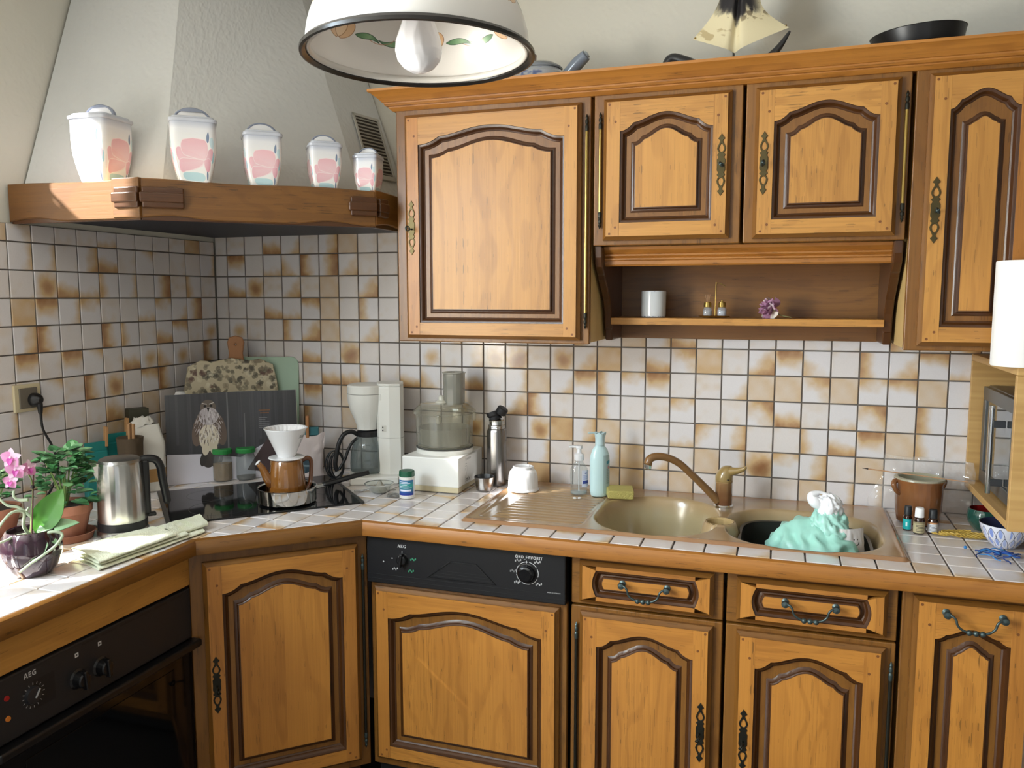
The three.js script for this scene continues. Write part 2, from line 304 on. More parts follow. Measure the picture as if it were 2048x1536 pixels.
// ---------- cabinets ----------
function archPath(x0, x1, yb, ys, pk, cu, fr = 0.15) {
  const W = x1 - x0, R = [];
  for (let i = 0; i <= 6; i++) { const t = i / 6; R.push([fr * W * t, cu * Math.pow(t, 2.1)]); }
  for (let i = 1; i <= 10; i++) { const t = i / 10; R.push([lerp(fr * W, W / 2, t), cu + (pk - cu) * (0.5 - 0.5 * Math.cos(Math.PI * Math.pow(t, 0.85)))]); }
  return [[x0, yb], [x1, yb], ...R.map(([x, y]) => [x1 - x, ys + y]), ...R.slice(0, -1).reverse().map(([x, y]) => [x0 + x, ys + y])];
}
const hingeGeo = {};
function hinge(len) {
  const k = len.toFixed(3); if (hingeGeo[k]) return hingeGeo[k];
  const f = (s) => [[0, 0], [0.0022, 0.004], [0.0042, 0.010], [0.0028, 0.014], [0.0046, 0.018], [0.0050, 0.024], [0.0030, 0.028], [0.0052, 0.033], [0.0052, 0.044], [0.0044, 0.047]].map(([r, y]) => [r, s > 0 ? len - y : y]);
  const low = f(-1), high = f(1).reverse();
  return hingeGeo[k] = [lathed(low, 14), lathed(high, 14), lathed([[0.0044, 0.047], [0.0044, len - 0.047]], 14)];
}
const halfWidths = [[0, 0.0035], [0.004, 0.010], [0.008, 0.0105], [0.014, 0.0105], [0.018, 0.0075], [0.021, 0.0070], [0.025, 0.0105], [0.028, 0.0085], [0.030, 0.0055], [0.034, 0.0085], [0.041, 0.0110], [0.047, 0.0095], [0.054, 0.0060], [0.060, 0.0035], [0.064, 0.0045], [0.066, 0.0085], [0.069, 0.0075], [0.072, 0.0045], [0.079, 0.0005]];
const escGeo = (() => {
  const up = halfWidths.slice(1), R = [...up.slice().reverse().map(([y, w]) => [w, -y]), ...up.map(([y, w]) => [w, y])], out = [...R, ...R.slice().reverse().map(([x, y]) => [-x, y])];
  const drop = (s) => { const a = []; for (let i = 0; i < 12; i++) { const t = i / 12 * Math.PI * 2; a.push([0.0062 * Math.sin(t) * (1 - 0.35 * Math.cos(t)), s * (0.0435 + 0.0105 * -Math.cos(t) * -1)]); } return a; };
  return extrude(out, 0.0028, 0.0007, [drop(1), drop(-1)]);
})();
const keyGeo = merge([mv(lathed([[0, 0], [0.003, 0.0], [0.003, 0.004], [0.0022, 0.006], [0.0022, 0.022]], 10), 0, -0.004, 0, Math.PI / 2), mv(new THREE.TorusGeometry(0.0068, 0.0022, 8, 16), 0, -0.004, 0.029, 0, Math.PI / 2 - 0.5), mv(new THREE.SphereGeometry(0.0034, 8, 6), 0, -0.004, 0.0375)]);
const pullGeo = (() => {
  const knob = lathed([[0, 0], [0.008, 0], [0.0085, 0.002], [0.004, 0.005], [0.0035, 0.012], [0.0075, 0.016], [0.0090, 0.021], [0.0075, 0.026], [0, 0.029]], 16).rotateX(Math.PI / 2), L = [];
  for (const s of [-1, 1]) { L.push(knob.clone().translate(s * 0.057, 0, 0)); L.push(tube([[s * 0.057, 0, 0.022], [s * 0.048, 0.001, 0.026], [s * 0.041, -0.006, 0.028], [s * 0.038, -0.017, 0.028], [s * 0.030, -0.026, 0.028], [s * 0.018, -0.031, 0.028], [0, -0.0325, 0.028]], 0.0028, 20, 8)); }
  for (const x of [-0.0135, 0, 0.0135]) L.push(mv(new THREE.SphereGeometry(0.0066, 14, 10), x, -0.0325, 0.028, 0, 0, 0, [1, 1, 1])); return merge(L);
})();
const pegGeo = mv(lathed([[0, 0], [0.0036, 0], [0.0034, 0.0008], [0, 0.0012]], 8), 0, 0, 0, Math.PI / 2);
// a door or drawer front, origin at its lower left corner, its back on z = 0
function door(parent, name, at, w, h, o) {
  const d = sub(parent, name, at), q = o.drawer ? 0.046 : 0.0465, e = 0.010, T = 0.022, pk = o.peak ?? 0.044, cu = o.cusp ?? 0.021;
  const O = o.lower ? OAK_C : OAK;
  part(d, 'edge_moulding', loop([[0, 0], [w, 0], [w, h], [0, h]], [[0, 0], [0, T - 0.011], [0.003, T - 0.008], [0.0055, T - 0.006], [e, T - 0.001], [e, T]]), OAK_MID);
  let open, inner;
  if (o.drawer) {
    const y0 = 0.021, y1 = h - 0.021, side = (x, s) => { const a = []; for (let i = 0; i <= 10; i++) { const t = i / 10; a.push([x + s * (0.010 * Math.sin(Math.PI * t)), lerp(y0, y1, t)]); } return a; };
    open = [...side(w - q, 1), ...side(q, -1).reverse()];
    const s2 = (x, s) => { const a = []; for (let i = 0; i <= 10; i++) { const t = i / 10; a.push([x + s * 0.007 * Math.sin(Math.PI * t), lerp(y0 + 0.017, y1 - 0.017, t)]); } return a; };
    inner = [...s2(w - q - 0.018, 1), ...s2(q + 0.018, -1).reverse()];
  } else {
    const ys = h - (o.top ?? 0.088); open = archPath(q, w - q, q, ys, pk, cu);
    inner = archPath(q + 0.037, w - q - 0.037, q + 0.036, ys - 0.036, o.ipk ?? pk - 0.002, o.icu ?? 0.016);
  }
  const rise = open.slice(o.drawer ? 11 : 2), z0 = 0.003;
  if (o.drawer) {
    const R = open.slice(0, 11), L = open.slice(11);                          // right side upwards, left side downwards
    part(d, 'stile', wood(extrude([...R, [w - e, h - e], [w - e, e]], T - z0).translate(0, 0, z0), 'y'), O); part(d, 'stile', wood(extrude([...L, [e, e], [e, h - e]], T - z0).translate(0, 0, z0), 'y'), O);
    part(d, 'rail', wood(extrude([[q, e], [w - q, e], [w - q, 0.021], [q, 0.021]], T - z0 - 0.0004).translate(0, 0, z0), 'x'), OAK_B); part(d, 'rail', wood(extrude([[q, h - 0.021], [w - q, h - 0.021], [w - q, h - e], [q, h - e]], T - z0 - 0.0004).translate(0, 0, z0), 'x'), OAK_B);
  } else {
    for (const [a, b] of [[e, q], [w - q, w - e]]) part(d, 'stile', wood(bx(a, b, e, h - e, z0, T, 0.0004), 'y'), rnd() < 0.5 ? O : OAK_B);
    part(d, 'rail', wood(bx(q, w - q, e, q, z0, T - 0.0004, 0.0004), 'x'), O);
    part(d, 'rail', wood(extrude([...rise, [q, h - e], [w - q, h - e]], T - z0 - 0.0004).translate(0, 0, z0), 'x'), O);
  }
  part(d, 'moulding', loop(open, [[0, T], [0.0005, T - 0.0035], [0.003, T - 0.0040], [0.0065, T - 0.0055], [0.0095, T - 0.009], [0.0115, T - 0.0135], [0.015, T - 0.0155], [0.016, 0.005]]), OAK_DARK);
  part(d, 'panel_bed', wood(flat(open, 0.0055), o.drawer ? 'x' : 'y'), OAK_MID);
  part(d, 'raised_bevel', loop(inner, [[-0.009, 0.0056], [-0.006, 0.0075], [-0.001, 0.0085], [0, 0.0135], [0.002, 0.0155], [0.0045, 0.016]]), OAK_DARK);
  part(d, 'raised_panel', wood(loopCap(inner, 0.0043, 0.016), o.drawer ? 'x' : 'y'), O);
  if (o.pegs !== false && !o.drawer) for (const [px, py] of [[0.017, h - 0.017], [0.034, h - 0.063], [0.020, 0.017], [0.036, 0.034]]) for (const s of [0, 1]) part(d, 'peg', pegGeo, PEG_MAT, [s ? w - px : px, py, T - 0.0004]);
  if (o.esc) { const x = o.esc === 'L' ? 0.024 : w - 0.024; part(d, 'escutcheon', escGeo, o.lower ? IRON : BRONZE, [x, o.escY, T]); part(d, 'key', keyGeo, o.lower ? IRON : GREY_IRON, [x, o.escY, T + 0.002], [0, 0, rr(-0.8, 0.8)]); }
  if (o.hinge) { const [lowEnd, highEnd, rod] = hinge(h - 0.062), x = o.hinge === 'L' ? -0.010 : w + 0.014; for (const end of [lowEnd, highEnd]) part(d, 'hinge_finial', end, o.lower ? GREY_IRON : IRON, [x, 0.031, 0.008]); part(d, 'hinge_rod', rod, o.lower ? IRON : BRASS, [x, 0.031, 0.008]); }
  if (o.pull) part(d, 'pull', pullGeo, GREY_IRON, [w / 2, o.pull, o.drawer ? 0.016 : T]);
  return d;
}
function loopCap(pts, inset, z) { const m = miter(pts, true); return flat(pts.map((p, i) => [p[0] + m[i][0] * inset, p[1] + m[i][1] * inset]), z); }

// wall cabinets hang on the back wall, their fronts at z = 0.345
const FW = 0.345;
function wallCabinet(label, x0, x1, y0, y1, o) {
  const t = thing('wall_cabinet', label, 'cabinet', [x0, y0, 0], 0, 'oak wall cabinets in a row above the sink'), w = x1 - x0, h = y1 - y0;
  part(t, 'carcass', wood(bx(0.003, w - 0.003, 0.004, h, 0.004, FW - 0.020), 'y'), LIGHT_SIDE);
  part(t, 'face_frame', wood(bx(0.002, w - 0.002, 0, h, FW - 0.020, FW, 0.003), 'y'), OAK_MID);
  door(t, 'door', [o.l, o.b, FW - 0.0005], w - o.l - o.r, h - o.b - o.t, o);
  return t;
}
wallCabinet('large oak wall cabinet with one tall arched door, left end of the row', 0.930, 1.525, 1.3625, 2.045, { l: 0.035, r: 0.026, b: 0.011, t: 0.020, hinge: 'R', esc: 'L', escY: 0.325 });
wallCabinet('low oak wall cabinet over the niche, hinged on its left, above the mug', 1.530, 1.926, 1.637, 2.045, { l: 0.031, r: 0.028, b: 0.013, t: 0.018, hinge: 'L', esc: 'R', escY: 0.187 });
wallCabinet('low oak wall cabinet over the niche, hinged on its right, under the black pan', 1.930, 2.322, 1.637, 2.045, { l: 0.026, r: 0.026, b: 0.010, t: 0.018, hinge: 'R', esc: 'L', escY: 0.189 });
wallCabinet('narrow tall oak wall cabinet behind the white paper roll', 2.327, 2.625, 1.3625, 2.045, { l: 0.030, r: 0.027, b: 0.013, t: 0.016, esc: 'L', escY: 0.329, ipk: 0.020, icu: 0.006 });
wallCabinet('oak wall cabinet cut off by the right edge of the picture', 2.629, 2.93, 1.3625, 2.045, { l: 0.030, r: 0.027, b: 0.013, t: 0.016, ipk: 0.020, icu: 0.006 });
const cornice = thing('cornice', 'moulded oak cornice running along the top of the wall cabinets', 'cornice');
part(cornice, 'moulding', strip([[0.928, 0.004], [0.928, FW + 0.004], [2.95, FW + 0.004]].map(([x, z]) => [x, z]), [[-0.05, 2.040], [0.002, 2.040], [0.006, 2.043], [0.012, 2.049], [0.012, 2.052], [0.018, 2.053], [0.022, 2.058], [0.022, 2.062], [0.026, 2.063], [0.034, 2.072], [0.050, 2.085], [0.058, 2.089], [0.058, 2.096], [-0.05, 2.096]]), OAK_B);
part(cornice, 'cover_board', wood(bx(0.93, 2.95, 2.046, 2.056, 0.004, FW - 0.05), 'x'), LIGHT_SIDE);
// the open niche under the two low cabinets
const niche = thing('niche_shelf', 'open oak niche with one shelf and curved side brackets under the low cabinets', 'shelf');
const NF = 0.30;
part(niche, 'back_panel', wood(bx(1.532, 2.320, 1.366, 1.636, 0.003, 0.016), 'x'), OAK_MID);
part(niche, 'shelf', wood(bx(1.552, 2.300, 1.414, 1.434, 0.017, 0.185), 'x'), OAK);
part(niche, 'valance', strip([[1.552, NF - 0.03], [2.300, NF - 0.03]], [[-0.012, 1.5825], [0.006, 1.5825], [0.010, 1.587], [0.010, 1.597], [0.016, 1.600], [0.016, 1.604], [0.012, 1.607], [0.018, 1.611], [0.018, 1.615], [0.014, 1.618], [0.026, 1.628], [0.028, 1.636], [-0.012, 1.636]]), OAK_B);
const brk = [[0.016, 1.636], [NF + 0.025, 1.636], [NF + 0.022, 1.606], [NF + 0.012, 1.580], [NF - 0.012, 1.560], [NF - 0.02, 1.556], [NF - 0.028, 1.545], [NF - 0.06, 1.518], [0.205, 1.488], [0.182, 1.450], [0.176, 1.425], [0.172, 1.400], [0.168, 1.398], [0.160, 1.366], [0.016, 1.366]];
for (const x of [1.531, 2.299]) part(niche, 'bracket', wood(extrude(brk, 0.022, 0.003).rotateY(-Math.PI / 2).translate(x + 0.022, 0, 0), 'y'), OAK_DARK);

// base units
const FB = 0.563;
function baseUnit(name, label, x0, x1, group) {
  const t = thing(name, label, 'cabinet', [x0, 0, 0], 0, group), w = x1 - x0;
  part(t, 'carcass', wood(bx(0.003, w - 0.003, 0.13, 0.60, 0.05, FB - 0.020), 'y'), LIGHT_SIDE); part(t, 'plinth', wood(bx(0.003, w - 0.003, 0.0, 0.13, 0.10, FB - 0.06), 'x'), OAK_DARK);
  return t;
}
const BG = 'oak base cabinets under the sink';
function sinkUnit(label, x0, x1, o) {
  const t = baseUnit('base_cabinet', label, x0, x1, BG), w = x1 - x0;
  part(t, 'face_frame', wood(bx(0.002, w - 0.002, 0.13, 0.6845, FB - 0.020, FB, 0.003), 'y'), OAK_MID); part(t, 'drawer_frame', wood(bx(0.002, w - 0.002, 0.690, 0.829, FB - 0.020, FB, 0.003), 'x'), OAK_MID);
  door(t, 'drawer', [0.026, 0.700, FB - 0.0005], w - 0.050, 0.112, { drawer: true, lower: true, pull: 0.063 });
  door(t, 'door', [0.028, 0.155, FB - 0.0005], w - 0.053, 0.519, { lower: true, ...o });
}
sinkUnit('oak sink cabinet with a drawer and arched door, right beside the dishwasher', 1.530, 1.924, { hinge: 'L', esc: 'R', escY: 0.243 });
sinkUnit('oak sink cabinet with a drawer and arched door, below the green bag', 1.928, 2.320, { hinge: 'R', esc: 'L', escY: 0.243 });
{
  const t = baseUnit('base_cabinet', 'narrow oak pull-out cabinet with a drop handle near the right edge', 2.325, 2.618, BG);
  part(t, 'face_frame', wood(bx(0.002, 0.291, 0.13, 0.829, FB - 0.020, FB, 0.003), 'y'), OAK_MID);
  door(t, 'door', [0.024, 0.155, FB - 0.0005], 0.246, 0.656, { lower: true, top: 0.095, ipk: 0.026, icu: 0.008, peak: 0.030, cusp: 0.012, pull: 0.627 });
}
const panelEnd = thing('white_appliance', 'white enamelled appliance front at the right end of the base cabinets', 'appliance', [2.625, 0, 0.02]);
part(panelEnd, 'body', box(0.55, 0.80, 0.53, 0.275, 0.42, 0.265, 0.006), mat(0xeeeeea, 0.3)); part(panelEnd, 'door', box(0.545, 0.70, 0.03, 0.275, 0.46, 0.547, 0.008), mat(0xf2f2ee, 0.25)); part(panelEnd, 'foot', box(0.5, 0.03, 0.45, 0.275, 0.012, 0.26), BLACK);
// corner cabinet, its front at 45 degrees or so between the two runs
const CA = V3(0.616, 0, 0.905), CB = V3(0.939, 0, 0.610), CL = CA.distanceTo(CB), cTurn = Math.atan2(CB.z - CA.z, CB.x - CA.x);
const corner = thing('corner_cabinet', 'oak corner cabinet with one arched door between oven and dishwasher', 'cabinet', [CA.x, 0, CA.z], -cTurn);
part(corner, 'face_frame', wood(bx(-0.018, CL + 0.02, 0.13, 0.829, -0.050, -0.032, 0.003), 'y'), OAK_MID);
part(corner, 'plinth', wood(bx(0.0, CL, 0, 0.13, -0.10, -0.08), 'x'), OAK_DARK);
door(corner, 'door', [0.015, 0.155, -0.0325], 0.413, 0.646, { lower: true, hinge: 'R', esc: 'L', escY: 0.311 });

// ---------- worktop ----------
const EDGE = [[0.604, 1.75], [0.604, 0.900], [0.935, 0.598], [3.2, 0.598]];
const top = thing('countertop', 'tiled worktop with oak edging running round the corner', 'countertop');
{
  const S = (pts) => extrude(pts.map(([x, z]) => [x, -z]), 0.0345).rotateX(-Math.PI / 2).translate(0, 0.832, 0);
  part(top, 'slab', [S([[0.004, 0.004], [0.004, 1.75], [0.604, 1.75], [0.604, 0.90], [0.935, 0.598], [1.212, 0.598], [1.212, 0.004]]), S([[1.212, 0.004], [1.212, 0.022], [2.335, 0.022], [2.335, 0.004]]), S([[1.212, 0.512], [1.212, 0.598], [2.335, 0.598], [2.335, 0.512]]), S([[2.335, 0.004], [2.335, 0.598], [3.2, 0.598], [3.2, 0.004]])], GROUT);
  const prof = [[0, 0.830], [0.0135, 0.830], [0.0150, 0.833], [0.0150, 0.862], [0.0125, 0.8685], [0.006, 0.8715], [0, 0.8715]];
  for (let i = 0; i < 3; i++) { const g = strip(EDGE, prof, true, i); part(top, 'edge_strip', g, [OAK_MID, OAK_MID, OAK_WORN][i]); }
  const inHob = (x, z) => { const u = (x - 0.5065) * Math.SQRT1_2 - (z - 0.4835) * Math.SQRT1_2, v = (x - 0.5065) * Math.SQRT1_2 + (z - 0.4835) * Math.SQRT1_2; return Math.abs(u) < 0.262 && Math.abs(v) < 0.202; };
  const A = EDGE[1], B = EDGE[2], na = A[1] - B[1], nb = B[0] - A[0], nc = na * A[0] + nb * A[1];
  for (let c = -1; c < 36; c++) for (let r = -8; r < 13; r++) {
    const x0 = 0.0612 + c * PITCH, z0 = 0.5965 + (r - 0) * PITCH, x1 = x0 + PITCH, z1 = z0 + PITCH; if (z0 > 1.62 || (x0 > 1.0 && z0 > 0.59) || z1 < 0.02) continue;
    // in the tile's own frame x stays, y = distance up from z1
    const P2 = (a, b, k) => [a, -b, k - a * x0 - b * z1];
    let p = FULL; if (x0 < 0.004) p = clip(p, -1, 0, -(0.006 - x0)); if (z0 < 0.004) p = clip(p, 0, 1, z1 - 0.006);
    if (z0 >= 0.86) p = clip(p, ...P2(1, 0, 0.602)); else if (x0 > 0.92) p = clip(p, ...P2(0, 1, 0.596)); else p = clip(p, ...P2(na, nb, nc - 0.001));
    if (x1 > 1.212 && x0 < 2.335 && z0 < 0.512 && p.length > 2) {           // the sink's cut-out
      if (x0 < 1.205) p = clip(p, 1, 0, 1.212 - x0); else if (x1 > 2.345) p = clip(p, -1, 0, -(2.336 - x0)); else if (z1 > 0.53) p = clip(p, ...P2(0, -1, -0.513)); else continue;
    }
    if (p.length < 3 || area(p) < 6e-5) continue;
    if ([[x0, z0], [x1, z0], [x0, z1], [x1, z1]].every(([x, z]) => inHob(x, z))) continue;
    part(top, 'tile', tileGeo(p, pick(rnd() < 0.55 ? 'P' : 'W1T1B1L1R1a1b1d1e1T2B2e2'.slice(2 * Math.floor(rnd() * 12)).slice(0, 2))), TILE, [x0, CT - 0.0055, z1], [-Math.PI / 2, 0, 0]);
  }
}

// ---------- sink: one fired piece with drainer, oval bowl, waste cup and large bowl ----------
const sink = thing('sink', 'beige brown ceramic sink with ribbed drainer and two bowls', 'sink');
{
  const X0 = 1.198, X1 = 2.347, Z0 = 0.012, Z1 = 0.527, N = 300, M = 136;
  const rbox = (x, z, cx, cz, hx, hz, r) => { const dx = Math.abs(x - cx) - hx + r, dz = Math.abs(z - cz) - hz + r; return Math.hypot(Math.max(dx, 0), Math.max(dz, 0)) + Math.min(Math.max(dx, dz), 0) - r; };
  const P = [], uv = [], ix = [], col = [], brown = [0.33, 0.175, 0.088], sand = [0.40, 0.285, 0.15], pale = [0.43, 0.36, 0.21];
  for (let j = 0; j <= M; j++) for (let i = 0; i <= N; i++) {
    const x = lerp(X0, X1, i / N), z = lerp(Z0, Z1, j / M);
    const edge = -rbox(x, z, (X0 + X1) / 2, (Z0 + Z1) / 2, (X1 - X0) / 2, (Z1 - Z0) / 2, 0.02), cup = Math.hypot(x - 1.893, z - 0.332);
    const b1 = Math.max(rbox(x, z, 1.720, 0.307, 0.158, 0.200, 0.150), 0.050 - cup), b2 = Math.max(rbox(x, z, 2.107, 0.331, 0.185, 0.180, 0.135), 0.052 - cup), dr = rbox(x, z, 1.388, 0.275, 0.150, 0.205, 0.02);
    let y = CT + 0.0085 * smooth(0, 0.010, edge) - 0.002 * smooth(0.010, 0.02, edge);
    y -= 0.003 * smooth(0.004, -0.004, dr);
    if (dr < -0.006 && x > 1.275 + 0.05 * (0.48 - z) && b1 > 0.035) y += 0.0030 * Math.pow(0.5 + 0.5 * Math.cos(z / 0.0285 * Math.PI * 2), 3);
    const dip = (d, depth) => depth * smooth(0.012, -0.034, d) + 0.012 * smooth(-0.02, -0.14, d);
    y -= Math.max(dip(b1, 0.145), dip(b2, 0.155), 0.075 * smooth(0.037, 0.026, cup)); y += 0.003 * smooth(0.052, 0.044, cup) * smooth(0.030, 0.036, cup);
    P.push(x, y, z); uv.push(x, z);
    const deep = smooth(CT, CT - 0.05, y), n = fbm(x * 14, z * 14, 5) - 0.5, rimB = Math.max(smooth(0.035, 0.0, edge), 0.8 * smooth(0.09, 0.02, z)), aroundBowl = smooth(0.03, 0.0, Math.min(Math.abs(b1), Math.abs(b2)));
    let c = mix3(sand, brown, clamp(0.30 + 0.75 * rimB + 0.5 * n - 0.35 * aroundBowl)); c = mix3(c, pale, clamp(deep * 0.9)); col.push(...c);
  }
  for (let j = 0; j < M; j++) for (let i = 0; i < N; i++) { const a = j * (N + 1) + i, b = a + N + 1; ix.push(a, b, a + 1, b, b + 1, a + 1); }
  const g = geo(P, uv, ix); g.setAttribute('color', new THREE.Float32BufferAttribute(col, 3));
  part(sink, 'basin', g, new THREE.MeshPhysicalMaterial({ vertexColors: true, roughness: 0.22, clearcoat: 0.4, clearcoatRoughness: 0.15 }));
  part(sink, 'waste_cup', lathed([[0.027, -0.070], [0.0385, -0.066], [0.0405, 0.004], [0.0375, 0.0065], [0.034, 0.003], [0.030, -0.055], [0, -0.057]], 40), mat(0xb39a6c, 0.3), [1.893, CT + 0.003, 0.332]);
  for (let k = 0; k < 3; k++) part(sink, 'drain_slot', box(0.003, 0.001, 0.012, 1.884 + k * 0.009, CT - 0.0528, 0.335, 0.0004), BLACK);
  part(sink, 'drain', lathed([[0, 0.002], [0.030, 0.003], [0.034, 0.001], [0.036, -0.003]], 30), STEEL, [1.72, CT - 0.148, 0.31]);
}
const tub = thing('washing_up_bowl', 'dark grey washing up bowl standing in the large sink bowl', 'bowl', [2.112, 0, 0.334]);
{
  const ring = (hx, hz, y) => { const a = []; for (let i = 0; i < 64; i++) { const t = i / 64 * Math.PI * 2, c = Math.cos(t), s = Math.sin(t), e = 0.55; a.push([Math.sign(c) * Math.pow(Math.abs(c), e) * hx, y, Math.sign(s) * Math.pow(Math.abs(s), e) * hz]); } return a; };
  const rows = [ring(0.13, 0.11, 0.732), ring(0.153, 0.138, 0.738), ring(0.160, 0.150, 0.80), ring(0.163, 0.154, 0.846), ring(0.168, 0.158, 0.850), ring(0.168, 0.158, 0.854), ring(0.160, 0.150, 0.853), ring(0.157, 0.146, 0.80), ring(0.150, 0.134, 0.744), ring(0.12, 0.10, 0.740), ring(0.001, 0.001, 0.740)];
  const dent = (x, z) => Math.max(0, 0.055 - Math.hypot(x + 0.219, z + 0.002));
  part(tub, 'bowl', creased(surface((u, v) => { const r = rows[Math.round(v * 10)], p = r[Math.round(u * 64) % 64]; return [p[0] + dent(p[0], p[2]) * 1.2, p[1], p[2]]; }, 64, 10), 0.6), mat(0x2b2b28, 0.3));
}
const tap = thing('mixer_tap', 'brown beige mixer tap with long swan spout behind the sink bowls', 'tap', [1.891, CT + 0.006, 0.160]);
{
  const colTex = dataTex(8, 128, (u, v) => mix3([104, 66, 42], [168, 138, 92], smooth(0.25, 0.95, v + 0.10 * (noise3(u * 8, v * 14) - 0.5)))), TB = new THREE.MeshPhysicalMaterial({ map: colTex, roughness: 0.25, clearcoat: 0.4 });
  part(tap, 'base_ring', lathed([[0.022, 0], [0.0285, 0], [0.0285, 0.006], [0.026, 0.009], [0.020, 0.009]], 32), CHROME);
  part(tap, 'body', lathed([[0.0235, 0.008], [0.0245, 0.011], [0.0245, 0.075], [0.0238, 0.076]], 32), TB); part(tap, 'joint', lathed([[0.0236, 0.0755], [0.0250, 0.0762], [0.0250, 0.0792], [0.0236, 0.08]], 32), mat(0x9a7c50, 0.3));
  const cap = lathe([[0.0248, 0.080], [0.0252, 0.092], [0.0235, 0.106], [0.018, 0.118], [0.009, 0.124], [0, 0.125]], 32), cp = cap.attributes.position;
  for (let i = 0; i < cp.count; i++) if (cp.getY(i) > 0.095) cp.setX(i, cp.getX(i) + (cp.getY(i) - 0.095) * 0.35); cap.computeVertexNormals();
  part(tap, 'lever', [cap, mv(taper([[0, 0, 0], [0.018, 0.006, 0], [0.035, 0.010, 0], [0.052, 0.017, 0], [0.060, 0.024, 0]], (t) => lerp(0.016, 0.0045, t), 0, 16, 12), 0.004, 0.104, 0.004, 0, -0.25, 0, [1, 1, 1])], mat(0x9a8150, 0.28, { clearcoat: 0.4 }));
  part(tap, 'index_dot', mv(new THREE.SphereGeometry(0.0028, 8, 6), 0.012, 0.086, 0.0225), BLACK);
  const sp = [[-0.014, 0.018, 0.010], [-0.045, 0.055, 0.030], [-0.085, 0.100, 0.055], [-0.125, 0.140, 0.078], [-0.160, 0.158, 0.098], [-0.190, 0.160, 0.114], [-0.203, 0.152, 0.121], [-0.206, 0.138, 0.123]];
  part(tap, 'spout', taper(sp, (t) => 0.0125 - 0.002 * Math.sin(t * 3), 0, 40, 16), mat(0x84603a, 0.24, { clearcoat: 0.5 }));
  part(tap, 'aerator', mv(lathed([[0, -0.014], [0.0095, -0.014], [0.0115, -0.012], [0.0115, 0], [0, 0]], 24), -0.206, 0.140, 0.123), CHROME);
}

// ---------- dishwasher, oven, hob ----------
const dw = thing('dishwasher', 'built-in dishwasher with a black control panel over an oak door', 'dishwasher', [0.936, 0, 0]);
{
  const W = 0.585;
  part(dw, 'body', bx(0.006, W - 0.006, 0.08, 0.82, 0.03, 0.535), BLACK_MATT);
  part(dw, 'front_board', wood(bx(0.002, W, 0.13, 0.684, 0.543, FB, 0.003), 'y'), OAK_MID);
  const ctl = part(dw, 'control_panel', bx(0.001, W, 0.687, 0.829, 0.540, 0.5835, 0.003), BLACK);
  part(ctl, 'print', new THREE.PlaneGeometry(W - 0.008, 0.136), print(W - 0.008, 0.136, 1536, (c, w, h) => {
    c.fillStyle = '#17171a'; c.fillRect(0, 0, w, h); const s = w / 0.577, X = (x) => x * s, Y = (y) => h - y * s;
    c.fillStyle = '#d8d8d8'; c.textAlign = 'center'; c.font = `bold ${X(0.0125)}px serif`; c.fillText('AEG', X(0.107), Y(0.107)); c.font = `bold ${X(0.0115)}px sans-serif`; c.fillText('ÖKO_FAVORIT', X(0.480), Y(0.113));
    c.font = `${X(0.0042)}px sans-serif`; c.textAlign = 'right'; c.fillText('MADE IN GERMANY', X(0.568), Y(0.026));
    c.strokeStyle = '#d0d0d0'; c.lineWidth = X(0.0018); for (let k = 0; k < 7; k++) { c.beginPath(); c.arc(X(0.476), Y(0.074), X(0.0305), -1.4 + k * 0.9, -0.62 + k * 0.9); c.stroke(); }
    c.beginPath(); c.moveTo(X(0.108), Y(0.098)); c.lineTo(X(0.108), Y(0.088)); c.stroke(); c.beginPath(); c.moveTo(X(0.474), Y(0.108)); c.lineTo(X(0.474), Y(0.101)); c.stroke();
    c.fillStyle = '#bdbdbd'; for (const [x, y] of [[0.050, 0.062], [0.077, 0.074]]) { c.beginPath(); c.arc(X(x), Y(y), X(0.0022), 0, 7); c.fill(); }
    const icon = (x, y, col) => { c.fillStyle = col; for (let k = 0; k < 4; k++) c.fillRect(X(x - 0.009 + k * 0.0048), Y(y + (k % 2) * 0.003 + 0.004), X(0.0034), X(0.0055)); };
    icon(0.142, 0.074, '#3c8f6a'); icon(0.135, 0.040, '#3c8f6a'); icon(0.086, 0.042, '#b5b5b5'); icon(0.450, 0.104, '#b5b5b5'); icon(0.504, 0.104, '#b5b5b5'); icon(0.448, 0.044, '#b5b5b5'); icon(0.508, 0.044, '#b5b5b5'); icon(0.436, 0.074, '#777');
  }, 0.42), [W / 2, 0.758, 0.5838]);
  const knobG = lathed([[0.0, 0.020], [0.012, 0.019], [0.0155, 0.016], [0.0175, 0.002], [0.0195, 0]], 28).rotateX(Math.PI / 2);
  part(dw, 'knob', [knobG.clone().scale(0.9, 0.9, 0.8), box(0.008, 0.040, 0.016, 0, 0, 0.012, 0.003)], BLACK, [0.114, 0.764, 0.584], [0, 0, -0.15]); part(dw, 'knob', knobG.clone().scale(1.35, 1.35, 1), mat(0x101013, 0.2), [0.478, 0.764, 0.584]);
  const tr = [[0.187, 0.720], [0.394, 0.720], [0.335, 0.7745], [0.257, 0.7745]];
  part(dw, 'handle_recess', [loop(tr, [[0, 0.5840], [0.0015, 0.5860], [0.003, 0.5862], [0.0045, 0.5842]]), ...[0.727, 0.735, 0.743].map((y) => bx(0.187 + (y - 0.71) * 1.3, 0.394 - (y - 0.71) * 1.1, y, y + 0.001, 0.5838, 0.5845, 0.0002)), ...[0.700, 0.713].map((y) => bx(0.002, W, y, y + 0.0012, 0.5838, 0.5846, 0.0002))], BLACK);
  door(dw, 'door', [0.018, 0.155, FB - 0.0005], 0.548, 0.519, { lower: true, peak: 0.046, pegs: true });
}
const ovenX = 0.555, oven = thing('oven', 'black built-in oven with dial and knobs under the left worktop', 'oven', [ovenX, 0, 1.472], Math.PI / 2);
